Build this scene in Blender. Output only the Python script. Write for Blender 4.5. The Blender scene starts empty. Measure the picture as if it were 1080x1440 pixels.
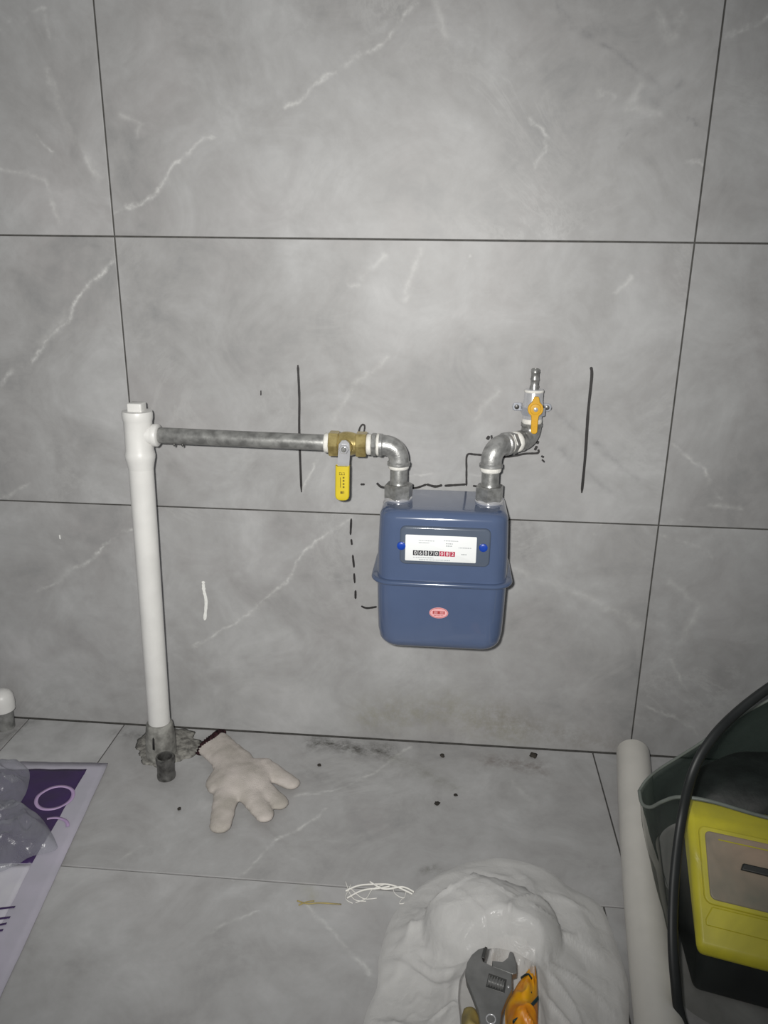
import bpy, bmesh, math, random
import numpy as np
from mathutils import Vector, Matrix, noise

random.seed(7)
scene = bpy.context.scene
COL = scene.collection

# ---------------------------------------------------------------- camera
cd = bpy.data.cameras.new('camera')
cam = bpy.data.objects.new('camera', cd)
COL.objects.link(cam)
cam.matrix_world = Matrix(((0.996295,-0.037655,0.077319,0.481100),(0.085196,0.309469,-0.947085,-1.144009),(0.011734,0.950164,0.311531,0.781718),(0,0,0,1)))
cd.sensor_fit = 'VERTICAL'
cd.sensor_height = 36.0
cd.sensor_width = 27.0
cd.lens = 1107.804 / 1440 * 36.0
cd.clip_start = 0.01
scene.camera = cam

# ---------------------------------------------------------------- world, flash, exposure
w = bpy.data.worlds.new('world')
scene.world = w
w.use_nodes = True
w.node_tree.nodes['Background'].inputs[0].default_value = (0.93, 0.97, 1.0, 1)
w.node_tree.nodes['Background'].inputs[1].default_value = 0.17

fl = bpy.data.lights.new('phone_flash', 'SPOT')
fl.energy = 58.0
fl.spot_size = math.radians(101)
fl.spot_blend = 1.0
fl.shadow_soft_size = 0.012
fl.color = (1.0, 0.985, 0.95)
flo = bpy.data.objects.new('phone_flash', fl)
COL.objects.link(flo)
flo.location = (0.446, -1.150, 0.808)
_d = Vector((0.27, 0.0, 0.53)) - Vector(flo.location)
flo.rotation_euler = _d.to_track_quat('-Z', 'Y').to_euler()

vs = scene.view_settings
vs.view_transform = 'Standard'
vs.look = 'None'
vs.gamma = 1.0
vs.use_curve_mapping = False
vs.exposure = 0.0

# ---------------------------------------------------------------- helpers: objects
def tag(o, label=None, cat=None, group=None, kind=None):
    if label: o['label'] = label
    if cat: o['category'] = cat
    if group: o['group'] = group
    if kind: o['kind'] = kind
    return o

def thing(name, label, cat, loc=(0, 0, 0), group=None):
    o = bpy.data.objects.new(name, None)
    o.empty_display_size = 0.02
    COL.objects.link(o)
    o.location = loc
    return tag(o, label, cat, group)

def link(name, me, m, parent=None, smooth=True):
    o = bpy.data.objects.new(name, me)
    COL.objects.link(o)
    if m is not None and len(me.materials) == 0: me.materials.append(m)
    if smooth:
        me.polygons.foreach_set('use_smooth', [True] * len(me.polygons))
    if parent is not None:
        o.parent = parent
        # all coordinates are given in world space; undo the parent's place
        o.matrix_parent_inverse = Matrix.Translation(-Vector(parent.location))
    return o

def mesh(name, V, F, m, parent=None, smooth=True, sharp=None):
    me = bpy.data.meshes.new(name)
    me.from_pydata([tuple(v) for v in V], [], [tuple(f) for f in F])
    me.update()
    bm = bmesh.new(); bm.from_mesh(me)
    bmesh.ops.recalc_face_normals(bm, faces=bm.faces)
    if sharp is not None:
        for e in bm.edges:
            if len(e.link_faces) == 2 and e.calc_face_angle(0) > math.radians(sharp): e.smooth = False
    bm.to_mesh(me); bm.free()
    return link(name, me, m, parent, smooth)

def frame_of(d):
    d = Vector(d).normalized()
    a = Vector((0, 0, 1)) if abs(d.z) < 0.9 else Vector((1, 0, 0))
    u = a.cross(d).normalized()
    return u, d.cross(u)

def lathe(prof, p0, axis, n=32, cap=True):
    """prof: (r, t) along axis from p0"""
    p0 = Vector(p0); ax = Vector(axis).normalized(); u, v = frame_of(ax)
    V, F = [], []
    for r, t in prof:
        for k in range(n):
            a = 2 * math.pi * k / n
            V.append(p0 + ax * t + (u * math.cos(a) + v * math.sin(a)) * r)
    for i in range(len(prof) - 1):
        for k in range(n):
            F.append((i * n + k, i * n + (k + 1) % n, (i + 1) * n + (k + 1) % n, (i + 1) * n + k))
    if cap:
        F.append(tuple(range(n)))
        F.append(tuple((len(prof) - 1) * n + k for k in range(n)))
    return V, F

def tube(pts, r, n=16, cap=True, flat=1.0, closed=False):
    """sweep a circle along points; r number or list"""
    P = [Vector(p) for p in pts]; L = len(P)
    V, F = [], []
    u = None
    for i, p in enumerate(P):
        t = (P[min(i + 1, L - 1)] - P[max(i - 1, 0)]).normalized()
        if u is None: u, v = frame_of(t)
        else:
            u = (u - t * u.dot(t)).normalized(); v = t.cross(u)
        rr = r[i] if isinstance(r, (list, tuple)) else r
        for k in range(n):
            a = 2 * math.pi * k / n
            V.append(p + (u * math.cos(a) * flat + v * math.sin(a)) * rr)
    for i in range(L - 1):
        for k in range(n):
            F.append((i * n + k, i * n + (k + 1) % n, (i + 1) * n + (k + 1) % n, (i + 1) * n + k))
    if cap:
        F.append(tuple(range(n))); F.append(tuple((L - 1) * n + k for k in range(n)))
    return V, F

def spline(pts, m=12):
    P = [Vector(p) for p in pts]; out = []
    for i in range(len(P) - 1):
        a = P[max(i - 1, 0)]; b = P[i]; c = P[i + 1]; d = P[min(i + 2, len(P) - 1)]
        for k in range(m):
            t = k / m
            out.append(0.5 * ((2 * b) + (c - a) * t + (2 * a - 5 * b + 4 * c - d) * t * t + (3 * b - a - 3 * c + d) * t ** 3))
    out.append(P[-1])
    return out

def merge(*parts):
    V, F = [], []
    for v, f in parts:
        o = len(V); V += list(v); F += [tuple(i + o for i in q) for q in f]
    return V, F

def rbox(name, lo, hi, bev, m, parent=None, seg=3, M=None):
    bm = bmesh.new()
    bmesh.ops.create_cube(bm, size=1.0)
    lo = Vector(lo); hi = Vector(hi)
    for v in bm.verts:
        v.co = Vector([lo[i] + (v.co[i] + 0.5) * (hi[i] - lo[i]) for i in range(3)])
    if bev > 0:
        bmesh.ops.bevel(bm, geom=bm.edges[:], offset=bev, segments=seg, profile=0.5, affect='EDGES')
    if M is not None: bmesh.ops.transform(bm, matrix=M, verts=bm.verts)
    bmesh.ops.recalc_face_normals(bm, faces=bm.faces)
    for e in bm.edges:
        if len(e.link_faces) == 2 and e.calc_face_angle(0) > math.radians(40): e.smooth = False
    me = bpy.data.meshes.new(name); bm.to_mesh(me); bm.free()
    return link(name, me, m, parent)

def rrect(x0, x1, y0, y1, r, n=8):
    out = []
    for cx, cy, a0 in ((x1 - r, y1 - r, 0), (x0 + r, y1 - r, 90), (x0 + r, y0 + r, 180), (x1 - r, y0 + r, 270)):
        for k in range(n + 1):
            a = math.radians(a0 + 90 * k / n)
            out.append((cx + r * math.cos(a), cy + r * math.sin(a)))
    return out

def loft(sections, n=8):
    """sections: (z, x0, x1, y0, y1, r) -> stacked rounded rectangles"""
    V, F = [], []; L = 4 * (n + 1)
    for z, x0, x1, y0, y1, r in sections:
        V += [(x, y, z) for x, y in rrect(x0, x1, y0, y1, r, n)]
    for i in range(len(sections) - 1):
        for k in range(L):
            F.append((i * L + k, i * L + (k + 1) % L, (i + 1) * L + (k + 1) % L, (i + 1) * L + k))
    F.append(tuple(range(L))); F.append(tuple((len(sections) - 1) * L + k for k in range(L)))
    return V, F

def prism(poly, y0, y1, to3):
    """extrude a 2D outline between two depths; to3(a, b, depth)"""
    n = len(poly)
    V = [to3(a, b, y0) for a, b in poly] + [to3(a, b, y1) for a, b in poly]
    F = [tuple(range(n)), tuple(range(n, 2 * n))] + [(k, (k + 1) % n, n + (k + 1) % n, n + k) for k in range(n)]
    return V, F

XZ = lambda a, b, d: (a, d, b)      # outline on a plane parallel to the wall
XY = lambda a, b, d: (a, b, d)      # outline on a plane parallel to the floor

def surface_nets(f, lo, hi, h):
    lo = np.array(lo, float); n = np.ceil((np.array(hi) - lo) / h).astype(int) + 1
    ax = [lo[i] + h * np.arange(n[i]) for i in range(3)]
    G = f(*np.meshgrid(*ax, indexing='ij'))
    ins = G < 0
    c = np.zeros(tuple(n - 1), int); acc = np.zeros(tuple(n - 1) + (3,)); cnt = np.zeros(tuple(n - 1))
    off = [(i, j, k) for i in (0, 1) for j in (0, 1) for k in (0, 1)]
    sl = lambda o: tuple(slice(o[a], o[a] + n[a] - 1) for a in range(3))
    for a in range(3):
        for o in off:
            if o[a]: continue
            p = list(o); p[a] = 1
            g0, g1 = G[sl(o)], G[sl(p)]
            cr = (g0 < 0) != (g1 < 0)
            t = np.where(cr, g0 / np.where(cr, g0 - g1, 1), 0)
            for b in range(3):
                acc[..., b] += np.where(cr, (o[b] if b != a else t), 0)
            cnt += cr
    act = cnt > 0
    idx = -np.ones(act.shape, int); idx[act] = np.arange(act.sum())
    ijk = np.argwhere(act)
    V = lo + h * (ijk + acc[act] / cnt[act][:, None])
    F = []
    for a in range(3):
        b, d = (a + 1) % 3, (a + 2) % 3
        s0 = [slice(None)] * 3; s1 = [slice(None)] * 3
        s0[a] = slice(0, n[a] - 1); s1[a] = slice(1, n[a])
        cr = ins[tuple(s0)] != ins[tuple(s1)]
        for e in np.argwhere(cr):
            if e[b] == 0 or e[d] == 0 or e[b] >= n[b] - 1 or e[d] >= n[d] - 1: continue
            q = []
            for db, dd in ((-1, -1), (0, -1), (0, 0), (-1, 0)):
                x = e.copy(); x[b] += db; x[d] += dd; q.append(idx[tuple(x)])
            if min(q) >= 0: F.append(tuple(int(i) for i in q))
    return [tuple(map(float, v)) for v in V], F

# ---------------------------------------------------------------- helpers: materials
def srgb(r, g, b):
    f = lambda c: (c / 255 / 12.92) if c / 255 <= 0.04045 else ((c / 255 + 0.055) / 1.055) ** 2.4
    return (f(r), f(g), f(b), 1.0)

class NT:
    def __init__(s, name):
        s.m = bpy.data.materials.new(name); s.m.use_nodes = True
        s.t = s.m.node_tree; s.t.nodes.clear()
    def n(s, kind, **kw):
        nd = s.t.nodes.new('ShaderNode' + kind)
        for k, v in kw.items():
            if k.startswith('i_'):
                nd.inputs[int(k[2:]) if k[2:].isdigit() else k[2:].replace('_', ' ')].default_value = v
            else: setattr(nd, k, v)
        return nd
    def l(s, a, b): s.t.links.new(a, b)
    def math(s, op, a, b=None, clamp=False):
        nd = s.n('Math', operation=op, use_clamp=clamp)
        for i, x in enumerate((a, b)):
            if x is None: continue
            if isinstance(x, (int, float)): nd.inputs[i].default_value = x
            else: s.l(x, nd.inputs[i])
        return nd.outputs[0]
    def ramp(s, x, stops):
        nd = s.n('ValToRGB'); e = nd.color_ramp.elements
        while len(e) < len(stops): e.new(0.5)
        for el, (p, c) in zip(e, stops): el.position = p; el.color = c
        s.l(x, nd.inputs[0]); return nd.outputs[0]
    def mix(s, fac, a, b, blend='MIX'):
        nd = s.n('Mix', data_type='RGBA', blend_type=blend)
        for sock, x in ((nd.inputs[0], fac), (nd.inputs[6], a), (nd.inputs[7], b)):
            if isinstance(x, (int, float)): sock.default_value = x
            elif isinstance(x, tuple): sock.default_value = x
            else: s.l(x, sock)
        return nd.outputs[2]
    def noise(s, vec, scale, detail=4.0, rough=0.55, dist=0.0):
        nd = s.n('TexNoise'); nd.inputs['Scale'].default_value = scale; nd.inputs['Detail'].default_value = detail
        nd.inputs['Roughness'].default_value = rough; nd.inputs['Distortion'].default_value = dist
        s.l(vec, nd.inputs['Vector']); return nd
    def bump(s, h, strength, dist=0.002):
        nd = s.n('Bump'); nd.inputs['Strength'].default_value = strength; nd.inputs['Distance'].default_value = dist
        s.l(h, nd.inputs['Height']); return nd.outputs[0]
    def out(s, sh):
        o = s.n('OutputMaterial'); s.l(sh, o.inputs[0]); return s.m

def pbr(name, col, rough=0.5, metal=0.0, var=0.12, scale=40.0, bump=0.0, bscale=200.0, coat=0.0, spec=0.5, rvar=0.0, col2=None, emis=None):
    """a procedural surface: base colour broken up by noise, with optional fine relief"""
    t = NT(name); g = t.n('NewGeometry'); pos = g.outputs['Position']
    b = t.n('BsdfPrincipled')
    nz = t.noise(pos, scale)
    c2 = col2 if col2 else tuple(min(1, c * (1 - var * 2.2)) for c in col[:3]) + (1.0,)
    c = t.ramp(nz.outputs['Fac'], [(0.35, c2), (0.62, col)])
    t.l(c, b.inputs['Base Color'])
    b.inputs['Metallic'].default_value = metal
    b.inputs['Specular IOR Level'].default_value = spec
    if rvar: t.l(t.math('MULTIPLY_ADD', nz.outputs['Fac'], rvar), b.inputs['Roughness']); t.t.nodes[-1].inputs[2].default_value = rough - rvar / 2
    else: b.inputs['Roughness'].default_value = rough
    b.inputs['Coat Weight'].default_value = coat
    if bump: t.l(t.bump(t.noise(pos, bscale, 3).outputs['Fac'], bump), b.inputs['Normal'])
    return t.out(b.outputs[0])

def segment_group():
    g = bpy.data.node_groups.new('segment_mask', 'ShaderNodeTree')
    for nm, ty in (('P', 'NodeSocketVector'), ('A', 'NodeSocketVector'), ('B', 'NodeSocketVector'), ('Width', 'NodeSocketFloat'), ('Strength', 'NodeSocketFloat'), ('Prev', 'NodeSocketFloat')):
        g.interface.new_socket(nm, in_out='INPUT', socket_type=ty)
    g.interface.new_socket('Mask', in_out='OUTPUT', socket_type='NodeSocketFloat')
    N = g.nodes; L = g.links
    i = N.new('NodeGroupInput'); o = N.new('NodeGroupOutput')
    def vm(op, a, b):
        n = N.new('ShaderNodeVectorMath'); n.operation = op; L.new(a, n.inputs[0])
        if b is not None: L.new(b, n.inputs[1])
        return n
    def mm(op, a, b, clamp=False):
        n = N.new('ShaderNodeMath'); n.operation = op; n.use_clamp = clamp
        for k, x in enumerate((a, b)):
            if isinstance(x, (int, float)): n.inputs[k].default_value = x
            else: L.new(x, n.inputs[k])
        return n.outputs[0]
    pa = vm('SUBTRACT', i.outputs['P'], i.outputs['A']).outputs[0]
    ba = vm('SUBTRACT', i.outputs['B'], i.outputs['A']).outputs[0]
    h = mm('DIVIDE', vm('DOT_PRODUCT', pa, ba).outputs['Value'], vm('DOT_PRODUCT', ba, ba).outputs['Value'], True)
    sc = N.new('ShaderNodeVectorMath'); sc.operation = 'SCALE'; L.new(ba, sc.inputs[0]); L.new(h, sc.inputs['Scale'])
    ln = vm('LENGTH', vm('SUBTRACT', pa, sc.outputs[0]).outputs[0], None).outputs['Value']
    k = mm('SUBTRACT', 1.0, mm('DIVIDE', ln, i.outputs['Width']), True)
    k = mm('MULTIPLY', mm('MULTIPLY', k, k), i.outputs['Strength'])
    L.new(mm('MAXIMUM', k, i.outputs['Prev']), o.inputs[0])
    return g
SEG = segment_group()

def tile_material(name, light, dark, stains, to3, rough, tone=1.0, off=(0, 0, 0)):
    """grey marble-look porcelain; light / dark: vein polylines (points, width, strength); stains: (x, y, radius, strength)"""
    t = NT(name); pos = t.n('NewGeometry').outputs['Position']
    ad = t.n('VectorMath', operation='ADD'); t.l(pos, ad.inputs[0]); ad.inputs[1].default_value = off
    P = ad.outputs[0]
    big = t.noise(P, 2.6, 5, 0.6, 0.6); mid = t.noise(P, 9.0, 6, 0.65, 0.9); fine = t.noise(P, 42.0, 5, 0.65, 0.3)
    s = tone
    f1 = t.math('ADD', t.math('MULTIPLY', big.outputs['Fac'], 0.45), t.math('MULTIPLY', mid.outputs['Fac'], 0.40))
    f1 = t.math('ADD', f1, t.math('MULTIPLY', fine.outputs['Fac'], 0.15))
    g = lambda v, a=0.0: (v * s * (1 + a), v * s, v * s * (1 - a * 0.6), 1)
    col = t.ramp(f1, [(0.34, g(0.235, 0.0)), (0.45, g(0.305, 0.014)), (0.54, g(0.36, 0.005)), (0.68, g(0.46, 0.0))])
    hue = t.noise(P, 6.0, 3, 0.5, 0.4)
    col = t.mix(t.math('MULTIPLY', t.math('SUBTRACT', hue.outputs['Fac'], 0.5, True), 0.5), col, (0.36 * s, 0.318 * s, 0.318 * s, 1))
    # faint random wisps
    wv = t.noise(P, 4.5, 8, 0.72, 1.6)
    ws = t.math('SUBTRACT', 1.0, t.math('MULTIPLY', t.math('ABSOLUTE', t.math('SUBTRACT', wv.outputs['Fac'], 0.5)), 26.0), True)
    patch = t.math('MULTIPLY', t.math('SUBTRACT', t.noise(P, 3.3, 2).outputs['Fac'], 0.52, True), 2.6, True)
    col = t.mix(t.math('MULTIPLY', t.math('MULTIPLY', ws, patch), 0.42), col, (0.56 * s, 0.56 * s, 0.55 * s, 1))
    # veins at their own places, wobbling with noise
    n1 = t.noise(pos, 16.0, 5, 0.65)
    sb = t.n('VectorMath', operation='SUBTRACT'); t.l(n1.outputs['Color'], sb.inputs[0]); sb.inputs[1].default_value = (0.5, 0.5, 0.5)
    sc = t.n('VectorMath', operation='SCALE'); t.l(sb.outputs[0], sc.inputs[0]); sc.inputs['Scale'].default_value = 0.035
    a2 = t.n('VectorMath', operation='ADD'); t.l(pos, a2.inputs[0]); t.l(sc.outputs[0], a2.inputs[1])
    PW = a2.outputs[0]
    brk = t.math('MULTIPLY', t.math('SUBTRACT', t.noise(pos, 30.0, 4, 0.7).outputs['Fac'], 0.30, True), 2.6, True)
    def veins(lst, vec):
        prev = None
        for pts, wd, st in lst:
            for a, b in zip(pts[:-1], pts[1:]):
                n = t.t.nodes.new('ShaderNodeGroup'); n.node_tree = SEG
                t.l(vec, n.inputs['P']); n.inputs['A'].default_value = to3(a); n.inputs['B'].default_value = to3(b)
                n.inputs['Width'].default_value = wd; n.inputs['Strength'].default_value = st
                if prev is not None: t.l(prev, n.inputs['Prev'])
                else: n.inputs['Prev'].default_value = 0
                prev = n.outputs[0]
        return prev
    lv = veins(light, PW)
    if lv is not None: col = t.mix(t.math('MULTIPLY', lv, brk), col, (0.66 * s, 0.66 * s, 0.64 * s, 1))
    dv = veins(dark, PW)
    if dv is not None: col = t.mix(t.math('MULTIPLY', dv, brk), col, (0.15 * s, 0.15 * s, 0.155 * s, 1))
    for pts, wd, st, c in stains:
        sv = veins([(pts, wd, st)], PW)
        sp = t.math('MULTIPLY', t.math('SUBTRACT', t.noise(pos, 55.0, 6, 0.75).outputs['Fac'], 0.36, True), 3.2, True)
        col = t.mix(t.math('MULTIPLY', sv, sp), col, c)
    b = t.n('BsdfPrincipled'); t.l(col, b.inputs['Base Color'])
    rr = t.math('MULTIPLY_ADD', mid.outputs['Fac'], 0.10); t.t.nodes[-1].inputs[2].default_value = rough - 0.05
    t.l(rr, b.inputs['Roughness'])
    b.inputs['Specular IOR Level'].default_value = 0.38
    t.l(t.bump(fine.outputs['Fac'], 0.05, 0.001), b.inputs['Normal'])
    return t.out(b.outputs[0])

M = {}
M['grout'] = pbr('dark_grout', (0.075, 0.072, 0.066, 1), 0.8, var=0.2, scale=60)
M['white_paint'] = pbr('white_pipe_paint', srgb(217, 216, 213), 0.38, var=0.03, scale=30, bump=0.06, bscale=120)
M['pvc'] = pbr('white_pvc', srgb(206, 203, 196), 0.38, var=0.05, scale=12)
M['galv'] = pbr('galvanised_steel', (0.29, 0.29, 0.28, 1), 0.42, 0.35, scale=70, col2=(0.15, 0.15, 0.145, 1), bump=0.10, bscale=260)
M['mall'] = pbr('malleable_iron_fitting', (0.46, 0.46, 0.45, 1), 0.38, 0.6, scale=90, col2=(0.26, 0.26, 0.255, 1), bump=0.18, bscale=500)
M['steel'] = pbr('bare_steel', (0.38, 0.38, 0.37, 1), 0.32, 0.6, scale=120, col2=(0.22, 0.22, 0.21, 1), bump=0.08, bscale=400)
M['chrome'] = pbr('plated_steel', (0.72, 0.72, 0.74, 1), 0.2, 0.6, var=0.05, scale=60)
M['brass'] = pbr('brass', (0.52, 0.42, 0.18, 1), 0.28, 0.6, scale=80, col2=(0.30, 0.23, 0.085, 1), bump=0.08, bscale=300)
M['zinc'] = pbr('bright_zinc', (0.62, 0.64, 0.70, 1), 0.25, 0.7, var=0.05, scale=60)
M['tape'] = pbr('white_thread_tape', srgb(226, 224, 218), 0.7, var=0.06, scale=150, bump=0.3, bscale=600)
M['blue'] = pbr('blue_grey_enamel', srgb(78, 92, 121), 0.13, var=0.03, scale=18, coat=0.5)
M['blue_edge'] = pbr('blue_grey_enamel_rim', srgb(72, 86, 114), 0.13, var=0.03, scale=18, coat=0.5)
M['window'] = pbr('meter_window_plastic', srgb(84, 93, 108), 0.14, var=0.04, scale=25, coat=0.5)
M['plate'] = pbr('white_index_plate', srgb(226, 228, 228), 0.4, var=0.01, scale=30)
M['seal'] = pbr('blue_plastic_seal', srgb(20, 62, 160), 0.35, var=0.08)
M['black_print'] = pbr('black_print', srgb(38, 38, 42), 0.5, var=0.05)
M['grey_print'] = pbr('pale_grey_print', srgb(158, 162, 164), 0.5, var=0.03)
M['red_print'] = pbr('red_print', srgb(176, 40, 70), 0.5, var=0.05)
M['white_print'] = pbr('white_print', srgb(232, 232, 232), 0.5, var=0.02)
M['sticker'] = pbr('pink_sticker', srgb(226, 168, 170), 0.5, var=0.03)
M['sticker_red'] = pbr('red_sticker_print', srgb(168, 62, 62), 0.5, var=0.03)
M['yellow'] = pbr('yellow_vinyl', srgb(206, 184, 40), 0.42, var=0.04, scale=40)
M['yellow_h'] = pbr('yellow_orange_plastic', srgb(206, 156, 26), 0.38, var=0.05, scale=60)
M['olive_print'] = pbr('olive_print_on_yellow', srgb(112, 96, 10), 0.5, var=0.05)
M['marker'] = pbr('black_marker_ink', srgb(34, 31, 31), 0.55, var=0.12, scale=90)
M['chalk'] = pbr('white_scuff', srgb(232, 232, 228), 0.6, var=0.05, scale=200)
M['cement'] = pbr('grey_cement', srgb(146, 144, 138), 0.9, scale=120, col2=srgb(92, 90, 86), bump=0.9, bscale=160)
M['sleeve'] = pbr('cement_smeared_sleeve', srgb(146, 145, 140), 0.75, scale=60, col2=srgb(100, 99, 95), bump=0.5, bscale=140)
M['rust'] = pbr('dark_oily_steel', (0.15, 0.148, 0.142, 1), 0.36, 0.5, scale=90, col2=(0.06, 0.058, 0.055, 1))
M['near_black'] = pbr('near_black_matte', (0.01, 0.01, 0.01, 1), 0.8)
M['cotton'] = pbr('dirty_white_cotton', srgb(196, 188, 182), 0.95, scale=26, col2=srgb(170, 164, 156), bump=0.55, bscale=700, spec=0.1)
M['hem'] = pbr('dark_red_overlock_thread', srgb(58, 36, 40), 0.9, scale=160, col2=srgb(26, 20, 22), bump=0.6, bscale=900, spec=0.1)
M['purple'] = pbr('purple_print', srgb(60, 38, 88), 0.4, var=0.10, scale=16, col2=srgb(52, 35, 72))
M['lavender'] = pbr('lavender_film', srgb(186, 181, 195), 0.42, scale=11, col2=srgb(172, 170, 180), bump=0.15, bscale=35)
M['pale_film'] = pbr('pale_grey_film', srgb(206, 205, 210), 0.45, scale=11, col2=srgb(194, 190, 204), bump=0.1, bscale=35)
M['rim_print'] = pbr('pale_lilac_print', srgb(186, 160, 200), 0.4, var=0.05)
M['tb_yellow'] = pbr('yellow_tool_box_plastic', srgb(204, 194, 52), 0.38, var=0.05, scale=14)
M['tb_black'] = pbr('black_tool_box_plastic', srgb(30, 32, 34), 0.42, var=0.15, scale=30)
M['tb_window'] = pbr('smoky_pink_lid_window', srgb(176, 152, 134), 0.32, scale=9, col2=srgb(128, 124, 112))
M['rim'] = pbr('grey_green_rim_film', srgb(104, 110, 104), 0.45, var=0.1)
M['strap'] = pbr('black_rubber', srgb(27, 30, 30), 0.5, var=0.15, scale=40)
M['dark_green'] = pbr('dark_green_cloth', srgb(30, 36, 34), 0.6, var=0.25, scale=40, bump=0.5, bscale=60)
M['wrench'] = pbr('dull_chrome_steel', (0.25, 0.25, 0.245, 1), 0.36, 0.5, scale=40, col2=(0.19, 0.19, 0.185, 1))
M['wrench_dark'] = pbr('dark_wrench_steel', (0.14, 0.14, 0.135, 1), 0.4, 0.85, scale=80)
M['packet'] = pbr('yellow_packet_print', srgb(234, 172, 24), 0.35, scale=45, col2=srgb(214, 130, 20))
M['packet_dark'] = pbr('dark_teal_packet_print', srgb(26, 58, 64), 0.4, var=0.2)
M['olive'] = pbr('olive_yellow_wrapper', srgb(168, 150, 84), 0.5, scale=40, col2=srgb(126, 116, 84))
M['thread'] = pbr('white_thread', srgb(232, 230, 224), 0.8, var=0.05)
M['crumb'] = pbr('dark_dirt', srgb(54, 50, 44), 0.9, var=0.2)

def film(name, col, transp, gloss=0.12, trans=0.35, bump=0.4, bscale=28.0, tint=(1, 1, 1, 1), grazing=0.5):
    """thin plastic film: part of the light passes straight on, part scatters, a little mirrors"""
    t = NT(name); pos = t.n('NewGeometry').outputs['Position']
    nz = t.noise(pos, bscale, 5, 0.6, 0.8)
    nrm = t.bump(nz.outputs['Fac'], bump, 0.004)
    d = t.n('BsdfDiffuse'); d.inputs[0].default_value = col; t.l(nrm, d.inputs['Normal'])
    tr = t.n('BsdfTranslucent'); tr.inputs[0].default_value = col; t.l(nrm, tr.inputs['Normal'])
    m1 = t.n('MixShader'); m1.inputs[0].default_value = trans; t.l(d.outputs[0], m1.inputs[1]); t.l(tr.outputs[0], m1.inputs[2])
    g = t.n('BsdfGlossy'); g.inputs['Roughness'].default_value = 0.18; t.l(nrm, g.inputs['Normal'])
    lw = t.n('LayerWeight'); lw.inputs[0].default_value = 0.35; t.l(nrm, lw.inputs['Normal'])
    m2 = t.n('MixShader'); t.l(t.math('MULTIPLY', lw.outputs['Fresnel'], gloss * 4, True), m2.inputs[0]); t.l(m1.outputs[0], m2.inputs[1]); t.l(g.outputs[0], m2.inputs[2])
    tp = t.n('BsdfTransparent'); tp.inputs[0].default_value = tint
    m3 = t.n('MixShader')
    fac = t.math('SUBTRACT', transp, t.math('MULTIPLY', lw.outputs['Facing'], transp * grazing), True)
    fac = t.math('MULTIPLY', fac, t.math('ADD', t.math('MULTIPLY', nz.outputs['Fac'], 0.5), 0.75), True)
    t.l(fac, m3.inputs[0]); t.l(m2.outputs[0], m3.inputs[1]); t.l(tp.outputs[0], m3.inputs[2])
    return t.out(m3.outputs[0])

M['milky'] = film('milky_white_film', srgb(231, 230, 228), 0.44, 0.06, 0.14, 0.5, 42)
M['clear'] = film('clear_crumpled_film', srgb(196, 198, 206), 0.64, 0.16, 0.4, 0.5, 26, grazing=0.75)
M['smoky'] = film('smoky_green_film', srgb(66, 78, 72), 0.45, 0.06, 0.2, 0.3, 18, tint=(0.55, 0.62, 0.58, 1), grazing=0.6)
M['smoky_clear'] = film('clear_front_film', srgb(84, 90, 87), 0.92, 0.04, 0.2, 0.2, 16, tint=(0.97, 0.97, 0.95, 1), grazing=0.5)

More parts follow.
